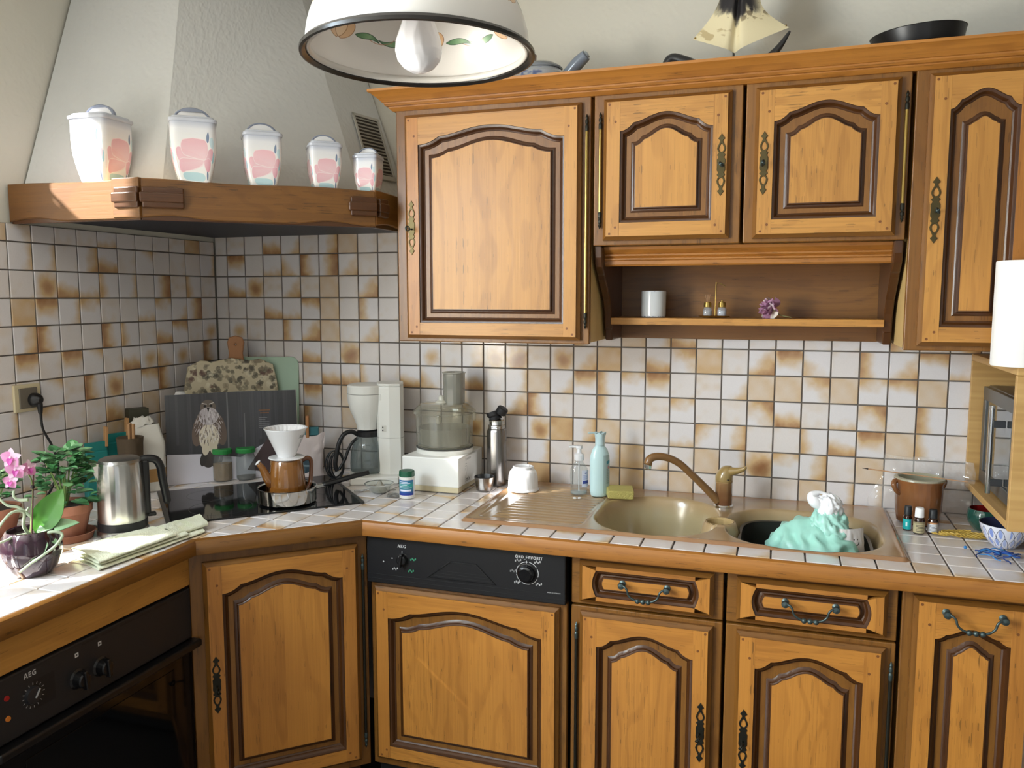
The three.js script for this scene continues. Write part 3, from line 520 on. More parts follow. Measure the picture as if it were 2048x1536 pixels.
{
  const W = 0.575;                                                        // local x runs towards the corner, local z out of the front
  part(oven, 'housing', bx(0.004, W - 0.004, 0.10, 0.738, -0.50, 0.0), BLACK_MATT);
  const ctl = part(oven, 'control_panel', bx(0, W, 0.602, 0.738, 0.0, 0.032, 0.004), mat(0x1b1b1e, 0.45));
  part(ctl, 'print', new THREE.PlaneGeometry(W - 0.008, 0.128), print(W - 0.008, 0.128, 1536, (c, w, h) => {
    c.fillStyle = '#1d1d20'; c.fillRect(0, 0, w, h); const s = w / 0.567, X = (x) => x * s, Y = (y) => h - y * s;
    c.fillStyle = '#bcbcbc'; c.textAlign = 'center'; c.font = `bold ${X(0.016)}px sans-serif`; c.fillText('AEG', X(0.088), Y(0.110)); c.fillStyle = '#101013'; c.fillRect(X(0.092), Y(0.098), X(0.054), X(0.062));
    c.strokeStyle = '#b0b0b0'; c.lineWidth = X(0.0016); for (let k = 0; k < 16; k++) { const a = k / 16 * 6.283; c.beginPath(); c.moveTo(X(0.093 + 0.022 * Math.cos(a)), Y(0.068 + 0.022 * Math.sin(a))); c.lineTo(X(0.093 + 0.027 * Math.cos(a)), Y(0.068 + 0.027 * Math.sin(a))); c.stroke(); }
    c.fillStyle = '#c9c9c9'; for (const x of [0.205, 0.269]) { c.fillRect(X(x - 0.005), Y(0.111), X(0.010), X(0.010)); c.fillStyle = '#333'; c.fillRect(X(x - 0.002), Y(0.108), X(0.004), X(0.004)); c.fillStyle = '#c9c9c9'; }
    c.fillStyle = '#0c0c0e'; for (let k = 0; k < 6; k++) c.fillRect(X(0.22 + k * 0.055), Y(0.125), X(0.045), X(0.004));
  }, 0.5), [W / 2, 0.670, 0.0324]);
  part(oven, 'timer_dial', lathed([[0, 0.008], [0.017, 0.007], [0.019, 0.003], [0.0195, 0]], 28).rotateX(Math.PI / 2), mat(0x26262a, 0.35), [0.094, 0.675, 0.032]);
  part(oven, 'dial_hand', box(0.003, 0.020, 0.003, 0.004, 0.006, 0.009, 0.0008), mat(0xaaaaaa, 0.5), [0.094, 0.675, 0.032], [0, 0, -0.6]);
  const kg = [lathed([[0, 0.024], [0.014, 0.023], [0.0165, 0.020], [0.019, 0.004], [0.023, 0]], 26).rotateX(Math.PI / 2), box(0.010, 0.044, 0.014, 0, 0, 0.022, 0.003)];
  for (const x of [0.209, 0.273]) part(oven, 'knob', kg, mat(0x111114, 0.35), [x, 0.657, 0.032], [0, 0, 0.1]);
  for (const [y, c] of [[0.696, 0xa01f1f], [0.653, 0xd27a2c]]) part(oven, 'indicator_lamp', mv(lathed([[0, 0.004], [0.005, 0.003], [0.006, 0]], 14).rotateX(Math.PI / 2), 0.036, y, 0.032), mat(c, 0.3));
  part(oven, 'door', bx(0, W, 0.135, 0.590, 0.0, 0.030, 0.004), mat(0x0d0d10, 0.12)); part(oven, 'door_glass', bx(0.07, W - 0.07, 0.19, 0.545, 0.0302, 0.0315, 0.0005), BLACK_GLOSS);
  part(oven, 'door_handle', bx(-0.004, W + 0.012, 0.578, 0.599, 0.022, 0.055, 0.006), mat(0x0f0f12, 0.35));
}
const ovenBox = thing('oven_cabinet', 'oak housing with a plain fascia board above the black oven', 'cabinet', [ovenX, 0, 1.472], Math.PI / 2);
part(ovenBox, 'fascia', wood(bx(-0.01, 0.582, 0.742, 0.829, 0.0, 0.026, 0.003), 'x'), OAK); part(ovenBox, 'side_panel', wood(bx(0.577, 0.592, 0.13, 0.829, -0.05, 0.016, 0.002), 'y'), OAK_DARK); part(ovenBox, 'plinth', wood(bx(0, 0.585, 0, 0.098, -0.48, -0.03), 'x'), OAK_DARK);
part(ovenBox, 'neighbour_front', wood(bx(-0.27, -0.013, 0.135, 0.829, 0.0, 0.022, 0.004), 'y'), OAK);
const hob = thing('hob', 'black glass hob set across the corner of the worktop', 'hob', [0.5065, CT, 0.4835], Math.PI / 4);
part(hob, 'glass', bx(-0.27, 0.27, 0.001, 0.006, -0.21, 0.21, 0.0025), BLACK_GLOSS);
for (const s of [-1, 1]) part(hob, 'side_trim', bx(s * 0.272 - 0.006, s * 0.272 + 0.006, 0.0005, 0.007, -0.212, 0.212, 0.002), mat(0x55585a, 0.35, { metalness: 0.8 }));
for (const [x, z, r] of [[-0.13, -0.09, 0.07], [-0.12, 0.085, 0.09], [0.12, -0.08, 0.09], [0.125, 0.095, 0.07]]) part(hob, 'heating_ring', mv(new THREE.RingGeometry(r - 0.0012, r, 48), x, 0.00615, z, -Math.PI / 2), mat(0x3a3a3e, 0.4));

// ---------- hood over the hob ----------
const hood = thing('range_hood', 'corner range hood with plaster chimney and wavy oak band', 'hood');
{
  const HP = [[0.002, 0.862], [0.440, 0.850], [0.905, 0.430], [0.905, 0.004]], dirOf = (i) => { const d = [HP[i + 1][0] - HP[i][0], HP[i + 1][1] - HP[i][1]]; return [Math.hypot(...d), -Math.atan2(d[1], d[0])]; };
  for (let i = 0; i < 3; i++) {
    const [L, a] = dirOf(i), wave = (t, am, f, ph) => am * (Math.sin(t * f * Math.PI * 2 + ph) - 0.3), bot = [], up = [];
    for (let k = 0; k <= 36; k++) { const t = k / 36; bot.push([L * t, 1.700 + 0.010 * Math.pow(Math.max(0, Math.sin(t * Math.PI * 2 * (i === 1 ? 1.5 : 1) + 0.4)), 1.5)]); up.push([L * t, 1.8035 + wave(t, 0.0022, i === 1 ? 1.5 : 1, 1)]); }
    part(hood, 'oak_band', wood(extrude([...bot, ...up.reverse()], 0.020, 0.003).translate(0, 0, -0.020), 'x'), i === 2 ? OAK_MID : OAK_HOOD, [HP[i][0], 0, HP[i][1]], [0, a, 0]);
    part(hood, 'band_edge', wood(bx(0.004, L - 0.004, 1.697, 1.712, -0.017, -0.006), 'x'), OAK_DARK, [HP[i][0], 0, HP[i][1]], [0, a, 0]);
    const blocks = { 0: [[L - 0.082, L + 0.004]], 1: [[-0.004, 0.108], [L - 0.085, L + 0.002]], 2: [[-0.002, 0.060]] }[i];
    for (const [s0, s1] of blocks) {
      const b = part(hood, 'corner_block', wood([bx(s0 + 0.01, s1, 1.728, 1.782, -0.004, 0.012, 0.004), bx(s0 + 0.004, s1, 1.742, 1.768, 0.0, 0.016, 0.004)], 'x'), OAK_DARK, [HP[i][0], 0, HP[i][1]], [0, a, 0]);
      if (i === 0) part(hood, 'corner_plate', wood(bx(s0, s1, 1.703, 1.806, -0.01, 0.006, 0.003), 'x'), OAK_HOOD, [HP[i][0], 0, HP[i][1]], [0, a, 0]);
    }
  }
  const ledge = extrude([[0.004, -0.004], [0.004, -0.845], [0.430, -0.834], [0.888, -0.422], [0.888, -0.004]].map(([x, y]) => [x, y]), 0.016).rotateX(-Math.PI / 2).translate(0, 1.782, 0); part(hood, 'ledge', ledge, LIGHT_SIDE);
  part(hood, 'filter_underside', extrude([[0.006, -0.006], [0.006, -0.835], [0.425, -0.825], [0.878, -0.418], [0.878, -0.006]], 0.008).rotateX(-Math.PI / 2).translate(0, 1.716, 0), mat(0x1c2233, 0.5, { metalness: 0.4 }));
  const lo = [[0.002, 1.798, 0.810], [0.404, 1.798, 0.724], [0.760, 1.798, 0.242], [0.810, 1.798, 0.002]], hi = [[0.002, 2.498, 0.563], [0.319, 2.498, 0.497], [0.520, 2.498, 0.205], [0.563, 2.498, 0.002]], faces = [];
  for (let i = 0; i < 3; i++) { const [a, b, c, d] = [lo[i], lo[i + 1], hi[i + 1], hi[i]], w = Math.hypot(b[0] - a[0], b[2] - a[2]); faces.push(geo([...a, ...b, ...c, ...a, ...c, ...d], [0, 0, w, 0, w, 0.74, 0, 0, w, 0.74, 0, 0.74])); }
  part(hood, 'plaster_chimney', faces, PLASTER);
  const h = V3(0.05, 0, -0.24).normalize(), u0 = V3(-0.2467, 0.7, 0).normalize(), n = h.clone().cross(u0).normalize(), u = n.clone().cross(h).normalize();
  const gr = sub(hood, 'vent_grille', [0.682, 2.085, 0.150]); gr.quaternion.setFromRotationMatrix(new THREE.Matrix4().makeBasis(h, u, n));
  part(gr, 'frame', [bx(-0.006, 0.004, -0.215, 0.012, 0, 0.005), bx(0.118, 0.128, -0.215, 0.012, 0, 0.005), bx(-0.006, 0.128, 0.002, 0.012, 0, 0.005), bx(-0.006, 0.128, -0.215, -0.198, 0, 0.005)], mat(0xb9b7b0, 0.5)); part(gr, 'backing', bx(0.002, 0.12, -0.20, 0.004, 0.0005, 0.0012, 0), mat(0x3a332b, 0.8));
  for (let k = 0; k < 16; k++) part(gr, 'slat', mv(box(0.118, 0.0045, 0.002, 0, 0, 0, 0.0006), 0.061, -0.005 - k * 0.0125, 0.003, 0.5), mat(0xaaa79e, 0.5));
}
const flower = (c, w, h) => {
  const bg = c.createLinearGradient(0, 0, 0, h); bg.addColorStop(0, '#b9bfce'); bg.addColorStop(0.12, '#e4e5ea'); bg.addColorStop(0.4, '#f2f0ee'); bg.addColorStop(1, '#f3f2ef'); c.fillStyle = bg; c.fillRect(0, 0, w, h);
  const blob = (x, y, rx, ry, a, col, al) => { c.save(); c.translate(x * w, y * h); c.rotate(a); c.globalAlpha = al; c.fillStyle = col; c.beginPath(); c.moveTo(0, -ry * h); c.bezierCurveTo(rx * w * 1.3, -ry * h * 0.4, rx * w * 1.1, ry * h * 0.8, 0, ry * h); c.bezierCurveTo(-rx * w * 1.1, ry * h * 0.8, -rx * w * 1.3, -ry * h * 0.4, 0, -ry * h); c.fill(); c.restore(); };
  const petal = (a, L, W, c0, c1) => { c.save(); c.translate(0.55 * w, 0.63 * h); c.rotate(a); const g = c.createLinearGradient(0, 0, 0, -L * h); g.addColorStop(0, c1); g.addColorStop(1, c0); c.fillStyle = g; c.strokeStyle = '#f6e3e4'; c.lineWidth = w / 90; c.beginPath(); c.moveTo(0, 0); c.bezierCurveTo(W * w, -L * h * 0.30, W * w * 0.9, -L * h * 0.85, 0, -L * h); c.bezierCurveTo(-W * w * 0.9, -L * h * 0.85, -W * w, -L * h * 0.30, 0, 0); c.fill(); c.stroke(); c.restore(); };
  blob(0.80, 0.34, 0.14, 0.10, 0.4, '#a9cfdc', 0.55); blob(0.92, 0.58, 0.10, 0.10, 0, '#8fc4d6', 0.7); blob(0.50, 0.90, 0.15, 0.07, 0.2, '#a6d3dc', 0.7); blob(0.16, 0.66, 0.09, 0.12, 0, '#f0dcdc', 0.6);
  c.globalAlpha = 0.88; petal(-1.15, 0.36, 0.17, '#e7abb6', '#f0c8cf'); petal(1.15, 0.36, 0.16, '#e29fae', '#efc2ca'); petal(-0.15, 0.36, 0.15, '#eab2bd', '#f2d0d5'); petal(-2.15, 0.32, 0.15, '#e6a9b5', '#f0c8cf'); petal(2.1, 0.30, 0.15, '#df98a8', '#edbcc6'); c.globalAlpha = 1;
  blob(0.63, 0.25, 0.045, 0.095, 0.15, '#66789a', 0.85); blob(0.72, 0.88, 0.045, 0.095, -0.7, '#6a7896', 0.85);
};
const FLOWER = new THREE.MeshPhysicalMaterial({ map: canvasTex(384, 384, flower), roughness: 0.16, clearcoat: 0.5 }); FLOWER.map.wrapS = THREE.RepeatWrapping;
const RIMMAT = mat(0x8b93a6, 0.25), LIDMAT = mat(0xc2c7d3, 0.2, { clearcoat: 0.4 });
const sq = (a, e = 0.30) => { const c = Math.cos(a), s = Math.sin(a); return [Math.sign(c) * Math.pow(Math.abs(c), e), Math.sign(s) * Math.pow(Math.abs(s), e)]; };
function canister(w, h, at, turn, label) {
  const t = thing('storage_canister', label, 'canister', at, turn, 'flowered porcelain canisters on the hood'), S = (y) => 0.5 * w * (0.66 + 0.34 * Math.sin(Math.PI / 2 * Math.min(1, 0.05 + y * 1.35)));
  part(t, 'body', surface((u, v) => { const a = (u - 0.125) * Math.PI * 2, q = sq(a), s = S(v); return [-q[1] * s * -1, 0.0005 + v * h, q[0] * s]; }, 96, 16), FLOWER); t.children[0].geometry.attributes.uv.array.forEach((_, i, A) => { if (i % 2 === 0) A[i] *= 4; });
  part(t, 'base', mv(extrude(Array.from({ length: 40 }, (_, i) => sq(i / 40 * Math.PI * 2).map((q) => q * S(0))), 0.003), 0, 0.003, 0, Math.PI / 2), WHITE_GLAZE);
  const lid = sub(t, 'lid', [0, h, 0]), sl = (k) => Array.from({ length: 48 }, (_, i) => sq((i + 0.5) / 48 * Math.PI * 2, 0.25).map((q) => q * 0.5 * w * k));
  part(lid, 'plate', [mv(extrude(sl(1.05), 0.010, 0.003, [], 2), 0, 0.010, 0, Math.PI / 2), mv(extrude(sl(0.92), 0.008, 0.003, [], 2), 0, 0.016, 0, Math.PI / 2)], LIDMAT);
  const half = (r) => Array.from({ length: 25 }, (_, i) => [r * Math.cos(i / 24 * Math.PI), r * 0.68 * Math.sin(i / 24 * Math.PI)]), r = w * 0.41;
  part(lid, 'handle', [mv(extrude(half(r * 0.88), 0.006), 0, 0.014, -0.003)], WHITE_GLAZE); part(lid, 'handle_rim', mv(extrude([...half(r), ...half(r * 0.86).reverse()], 0.013, 0.0025), 0, 0.014, -0.0065), RIMMAT);
}
canister(0.118, 0.168, [0.267, 1.7985, 0.789], 0.05, 'largest flowered canister, first from the left on the hood, lit by the sun');
canister(0.117, 0.156, [0.514, 1.7985, 0.725], 0.70, 'second flowered canister from the left, beside the largest one');
canister(0.102, 0.137, [0.640, 1.7985, 0.596], 0.70, 'middle one of the five flowered canisters on the hood');
canister(0.091, 0.121, [0.768, 1.7985, 0.481], 0.70, 'fourth flowered canister from the left, beside the smallest one');
canister(0.074, 0.099, [0.863, 1.7985, 0.392], 0.15, 'smallest flowered canister in front of the vent grille');

// ---------- pendant lamp ----------
const lamp = thing('pendant_lamp', 'white enamel dome pendant lamp painted with tulips, black rim', 'lamp', [1.489, 1.866, 1.392]);
{
  const paint = canvasTex(2048, 512, (c, w, h) => {
    c.fillStyle = '#eae6e1'; c.fillRect(0, 0, w, h); c.lineJoin = 'round';
    const petal = (x, y, a, rx, ry, col) => { c.save(); c.translate(x, y); c.rotate(a); c.fillStyle = col; c.strokeStyle = '#a5734a'; c.lineWidth = 2.5; c.beginPath(); c.moveTo(0, ry); c.bezierCurveTo(-rx * 1.5, ry * 0.3, -rx, -ry, 0, -ry); c.bezierCurveTo(rx, -ry, rx * 1.5, ry * 0.3, 0, ry); c.fill(); c.stroke(); c.restore(); };
    const leaf = (x, y, a, L, W) => { c.save(); c.translate(x, y); c.rotate(a); const g = c.createLinearGradient(0, 0, L, 0); g.addColorStop(0, '#4f7d52'); g.addColorStop(0.6, '#8fb386'); g.addColorStop(1, '#3f6b4a'); c.fillStyle = g; c.strokeStyle = '#3f5b45'; c.lineWidth = 3; c.beginPath(); c.moveTo(0, 0); c.bezierCurveTo(L * 0.3, -W, L * 0.6, W * 0.6, L, -W * 0.4); c.bezierCurveTo(L * 0.7, W * 1.5, L * 0.3, W * 1.2, 0, 0); c.fill(); c.stroke(); c.restore(); };
    const n = 6; for (let k = 0; k < n; k++) {
      const x = (k + 0.5) / n * w, y = h * 0.60;
      leaf(x - 70, y + 6, Math.PI - 0.1, 100, 24); leaf(x + 72, y + 4, 0.15, 105, 24); petal(x - 26, y, -0.35, 34, 52, '#e6bf94'); petal(x + 26, y, 0.35, 34, 52, '#e9c59c'); petal(x, y - 6, 0, 30, 50, '#f0d2ad');
      c.strokeStyle = '#b9876a'; c.lineWidth = 3; c.beginPath(); c.arc(x + w / n / 2, y - 30, 60, 0.5, 2.6); c.stroke();
    }
  });
  paint.wrapS = THREE.RepeatWrapping;
  const R = 0.172, dome = []; for (let i = 0; i <= 16; i++) { const a = i / 16 * Math.PI / 2 * 0.93; dome.push([R * Math.cos(a), 0.012 + 0.150 * Math.sin(a)]); }
  const shade = lathe(dome, 72), su = shade.attributes.uv, sp = shade.attributes.position; for (let i = 0; i < su.count; i++) su.setXY(i, su.getX(i) + 0.03, (sp.getY(i) - 0.012) / 0.15);
  const inner = lathe(dome.map(([r, y]) => [r - 0.002, y - 0.002]), 72), iu = inner.attributes.uv, ip = inner.attributes.position; for (let i = 0; i < iu.count; i++) iu.setXY(i, iu.getX(i) + 0.03, (ip.getY(i) - 0.010) / 0.15);
  const enamel = new THREE.MeshPhysicalMaterial({ map: paint, roughness: 0.3, clearcoat: 0.3 });
  const sh = part(lamp, 'shade', shade, enamel); part(sh, 'lining', inner, enamel);
  part(lamp, 'inner_lip', lathe([[0.172, 0.013], [0.171, 0.006], [0.166, 0.005], [0.163, 0.012], [0.168, 0.016]], 72), mat(0xd9d6d0, 0.3));
  part(lamp, 'rim', lathed([[0.1705, 0.010], [0.1765, 0.011], [0.181, 0.006], [0.181, 0.001], [0.177, 0], [0.1715, 0.004], [0.1705, 0.010]], 96), mat(0x1f1c1a, 0.25));
  part(lamp, 'bulb', lathed([[0, -0.022], [0.012, -0.0205], [0.024, -0.014], [0.033, -0.003], [0.0365, 0.010], [0.0355, 0.024], [0.031, 0.038], [0.026, 0.052], [0.022, 0.068], [0.018, 0.075]], 40), mat(0xf1f2f8, 0.18));
  part(lamp, 'socket', lathed([[0, 0.075], [0.020, 0.075], [0.020, 0.12], [0.012, 0.15], [0, 0.15]], 24), WHITE_PLASTIC); part(lamp, 'cap', lathed([[0.022, 0.156], [0.026, 0.165], [0.016, 0.195], [0.004, 0.2], [0, 0.2]], 28), mat(0x2a2622, 0.35)); part(lamp, 'cord', tube([[0, 0.198, 0], [0, 0.35, 0], [0, 0.50, 0], [0, 0.634, 0]], 0.003, 8), BLACK);
}

// ---------- left worktop: plants, kettle, towel ----------
const GREEN_LEAF = mat(0x4c7a44, 0.45, { transmission: 0.12, thickness: 0, clearcoat: 0.3 }), JADE = [mat(0x5c9a60, 0.4, { clearcoat: 0.3 }), mat(0x86ba86, 0.36, { clearcoat: 0.4 }), mat(0x45784c, 0.42)], STEM = mat(0x6f8a4a, 0.6), ROOT = mat(0xa9b79a, 0.6);
const leafSurf = (L, W, bend, cup, pow = 1) => surface((u, v) => { const t = v, w = W * Math.pow(Math.sin(Math.PI * Math.pow(clamp(t, 0.001, 1), pow)), 0.8), s = (u - 0.5) * 2; return [s * w, cup * Math.abs(s) * w + bend * t * t * L, t * L]; }, 8, 12);
const thick = (g, h) => { const a = g.clone(), b = g.clone(); const n = g.attributes.normal, p = b.attributes.position; for (let i = 0; i < p.count; i++) p.setXYZ(i, p.getX(i) - n.getX(i) * h, p.getY(i) - n.getY(i) * h, p.getZ(i) - n.getZ(i) * h); const ix = b.index.array; for (let i = 0; i < ix.length; i += 3) { const q = ix[i]; ix[i] = ix[i + 1]; ix[i + 1] = q; } b.computeVertexNormals(); return merge([a, b]); };
// a mesh whose local +z points along d and whose local +y leans to up
function aim(m, at, d, up = [0, 1, 0]) { const z = V3(...d).normalize(), x = V3(...up).cross(z).normalize(), y = z.clone().cross(x); m.position.set(...at); m.quaternion.setFromRotationMatrix(new THREE.Matrix4().makeBasis(x, y, z)); return m; }
// axes seen by the camera from the left worktop: RIGHT runs to the picture's right, NEAR towards the camera
const RT = [0.66, 0, -0.75], NR = [0.75, 0, 0.66], cam3 = (r, y, n) => [RT[0] * r + NR[0] * n, y, RT[2] * r + NR[2] * n];
const orchid = thing('potted_orchid', 'pink orchid with pale aerial roots in a dark purple ribbed pot', 'plant', [0.440, CT + 0.0005, 1.232]);
{
  const pot = lathe([[0.020, 0.0], [0.040, 0.001], [0.052, 0.018], [0.0625, 0.045], [0.0635, 0.062], [0.058, 0.086], [0.050, 0.101], [0.047, 0.103], [0.0455, 0.099], [0.050, 0.085], [0.040, 0.080]], 96), p = pot.attributes.position;
  for (let i = 0; i < p.count; i++) { const a = Math.atan2(p.getZ(i), p.getX(i)), k = 1 - 0.035 * Math.pow(Math.abs(Math.cos(a * 4 + 0.6)), 14); p.setX(i, p.getX(i) * k); p.setZ(i, p.getZ(i) * k); } pot.computeVertexNormals();
  part(orchid, 'pot', pot, mat(0x2a1522, 0.14, { clearcoat: 0.8, clearcoatRoughness: 0.06 })); part(orchid, 'soil', mv(new THREE.CylinderGeometry(0.049, 0.047, 0.006, 32), 0, 0.086, 0), SOIL);
  const stem = [[0, 0.086, 0], [0.005, 0.14, 0.004], [0.010, 0.195, 0.006], [0.006, 0.225, 0.01], [-0.008, 0.242, 0.016], [-0.022, 0.246, 0.022], [-0.050, 0.232, 0.03], [-0.066, 0.226, 0.035]];
  part(orchid, 'stem', taper(stem.map((q) => cam3(...q)), 0.0024, 0.0012, 40), STEM); part(orchid, 'stake', tube([cam3(0.002, 0.086, 0.006), cam3(0.008, 0.16, 0.008), cam3(0.014, 0.236, 0.010)], 0.0016, 8, 6), mat(0x5a3b33, 0.7)); part(orchid, 'clip', mv(new THREE.SphereGeometry(0.005, 10, 8), ...cam3(0.010, 0.20, 0.008)), BLACK);
  const LG = [mat(0x4f8f2c, 0.35, { transmission: 0.30, thickness: 0, clearcoat: 0.3 }), mat(0x8fb489, 0.38, { clearcoat: 0.4 })];
  const addLeaf = (base, d, up, L, W, bend, cup, m) => aim(part(orchid, 'leaf', thick(leafSurf(L, W, bend, cup, 0.8), 0.0016), m), cam3(...base), cam3(...d), cam3(...up));
  addLeaf([0.010, 0.092, 0], [0.55, 0.80, -0.05], [-0.4, 0.25, 0.9], 0.112, 0.032, 0.10, 0.12, LG[0]); addLeaf([0.012, 0.094, 0.006], [0.92, 0.30, 0.15], [-0.1, 0.8, 0.6], 0.085, 0.020, -0.25, 0.3, LG[1]);
  addLeaf([0.006, 0.096, 0.034], [0.02, -0.78, 0.55], [0, 0.6, 0.8], 0.060, 0.026, -0.15, 0.15, LG[1]); addLeaf([0.014, 0.092, 0.02], [0.75, -0.20, 0.5], [0.1, 0.9, 0.4], 0.052, 0.011, -0.3, 0.3, LG[1]);
  const root = (...q) => part(orchid, 'root', taper(q.map((a) => cam3(...a)), 0.0036, 0.0026, 36), ROOT);
  root([0.0, 0.090, 0.01], [-0.012, 0.115, 0.02], [-0.010, 0.150, 0.03], [-0.030, 0.155, 0.04], [-0.052, 0.135, 0.05], [-0.068, 0.105, 0.05], [-0.085, 0.085, 0.045]); root([0.004, 0.130, 0.0], [-0.020, 0.155, 0.0], [-0.040, 0.162, 0.0], [-0.052, 0.176, 0.0], [-0.060, 0.190, 0.0]);
  root([0.0, 0.170, 0], [-0.018, 0.170, -0.01], [-0.027, 0.178, -0.01], [-0.027, 0.192, -0.01]); root([0.020, 0.092, 0.03], [0.045, 0.100, 0.040], [0.062, 0.092, 0.042], [0.050, 0.074, 0.056], [0.020, 0.055, 0.066], [-0.005, 0.040, 0.066], [-0.024, 0.024, 0.060]); root([-0.01, 0.094, 0.01], [-0.03, 0.097, 0.03], [-0.055, 0.092, 0.045], [-0.080, 0.090, 0.050]); root([-0.005, 0.092, -0.01], [-0.012, 0.110, -0.012], [-0.008, 0.135, -0.012], [0.0, 0.150, -0.012]);
  const PINK = [mat(0xe59ac6, 0.5, { transmission: 0.35, thickness: 0 }), mat(0xc94fa6, 0.5, { transmission: 0.25, thickness: 0 }), mat(0xf2d0e2, 0.5, { transmission: 0.3, thickness: 0 })];
  const pet = leafSurf(0.021, 0.0105, -0.15, 0.12, 0.75), pet2 = leafSurf(0.020, 0.0068, -0.12, 0.1, 0.8), lip = leafSurf(0.012, 0.006, -0.7, 0.5, 0.9);
  const bloom = (r, y, n, fr, k = 1) => { const f = sub(orchid, 'flower', cam3(r, y, n)); const F = cam3(fr, 0.15, 1); aim(f, cam3(r, y, n), F); f.scale.setScalar(k); for (let i = 0; i < 5; i++) { const a = i / 5 * 6.283 + Math.PI / 2; aim(part(f, 'petal', i % 2 ? pet : pet2, PINK[i % 2 ? 0 : 2]), [0, 0, 0], [Math.cos(a), Math.sin(a), 0.25], [0, 0, 1]); } aim(part(f, 'lip', lip, PINK[1]), [0, -0.001, 0.002], [0, -0.5, 0.9], [0, 1, 0.3]); part(f, 'column', mv(new THREE.SphereGeometry(0.0028, 10, 8), 0, 0.001, 0.004), PINK[2]); };
  bloom(-0.026, 0.272, 0.022, -0.5, 1.15); bloom(0.004, 0.246, 0.02, 0.7, 1.0); bloom(-0.020, 0.246, 0.03, -0.1, 1.05); bloom(-0.030, 0.222, 0.03, -0.4, 0.85);
  for (const [r, y] of [[-0.064, 0.226], [-0.069, 0.240], [-0.058, 0.243]]) part(orchid, 'bud', mv(new THREE.SphereGeometry(0.006, 12, 8), ...cam3(r, y, 0.03), 0, 0, 0, [1, 1.25, 1]), mat(0xc9c48f, 0.5));
}
function clayPot(label, at, r, h) {
  const t = thing('potted_succulent', label, 'plant', at, 0);
  part(t, 'pot', lathed([[0, 0.006], [r * 0.68, 0.006], [r * 0.70, 0.010], [r * 0.92, h * 0.72], [r * 0.93, h * 0.74], [r * 1.0, h * 0.76], [r * 1.02, h * 0.98], [r * 0.98, h], [r * 0.93, h * 0.97], [r * 0.90, h * 0.85], [0, h * 0.84]], 48), TERRACOTTA); part(t, 'soil', mv(new THREE.CylinderGeometry(r * 0.90, r * 0.88, 0.008, 32), 0, h * 0.87, 0), SOIL);
  part(t, 'saucer', lathed([[0, 0.0005], [r * 0.95, 0.0005], [r * 1.06, 0.018], [r * 1.09, 0.020], [r * 1.04, 0.020], [r * 0.92, 0.005], [0, 0.005]], 48), TERRACOTTA);
  return t;
}
const LF = [0.016, 0.020].map((L) => thick(leafSurf(L, L * 0.46, -0.2, 0.18, 0.62), 0.0016));
function jadeLeaves(t, n, c, R, H, stems) {
  for (let i = 0; i < stems; i++) { const a = rr(0, 6.28), q = R * rr(0.3, 0.9); part(t, 'branch', taper([[c[0], c[1] - 0.02, c[2]], [c[0] + Math.cos(a) * q * 0.5, c[1] + H * 0.35, c[2] + Math.sin(a) * q * 0.5], [c[0] + Math.cos(a) * q, c[1] + H * rr(0.55, 0.9), c[2] + Math.sin(a) * q]], 0.003, 0.0015, 10, 6), STEM); }
  for (let i = 0; i < n; i++) {
    const a = rr(0, 6.28), e = Math.pow(rnd(), 0.6), q = R * Math.sqrt(rr(0.05, 1)) * (1 - 0.25 * e), y = H * e;
    aim(part(t, 'leaf', LF[i % 2], JADE[Math.floor(rnd() * 3)]), [c[0] + Math.cos(a) * q, c[1] + y, c[2] + Math.sin(a) * q], [Math.cos(a) + rr(-0.6, 0.6), rr(-0.1, 0.9), Math.sin(a) + rr(-0.6, 0.6)], [0.1, 1, 0.05]).scale.setScalar(rr(1.0, 1.7));
  }
}
const succ = clayPot('leafy green succulent in a terracotta pot between orchid and kettle', [0.296, CT + 0.0005, 1.002], 0.062, 0.096); jadeLeaves(succ, 190, [0, 0.100, 0], 0.072, 0.130, 9);
for (const [d, L] of [[[0.9, 0.05, 0.1], 0.06], [[0.5, 0.1, 0.7], 0.05], [[0.8, -0.1, -0.5], 0.055]]) aim(part(succ, 'leaf', thick(leafSurf(L, L * 0.28, -0.15, 0.15, 0.75), 0.0015), JADE[2]), [d[0] * 0.03, 0.103, d[2] * 0.03], d);
const succ2 = clayPot('second terracotta pot with a few leaves at the left edge of the picture', [0.135, CT + 0.0005, 1.075], 0.062, 0.090); jadeLeaves(succ2, 60, [0.0, 0.095, 0.0], 0.055, 0.085, 5);
part(succ2, 'plant_label', box(0.022, 0.05, 0.001, 0.045, 0.092, 0.03), mat(0xf2f2ee, 0.5));
const kettle = thing('electric_kettle', 'brushed steel electric kettle with black handle on its base', 'kettle', [0.403, CT + 0.0005, 0.924], Math.atan2(0.75, 0.66));
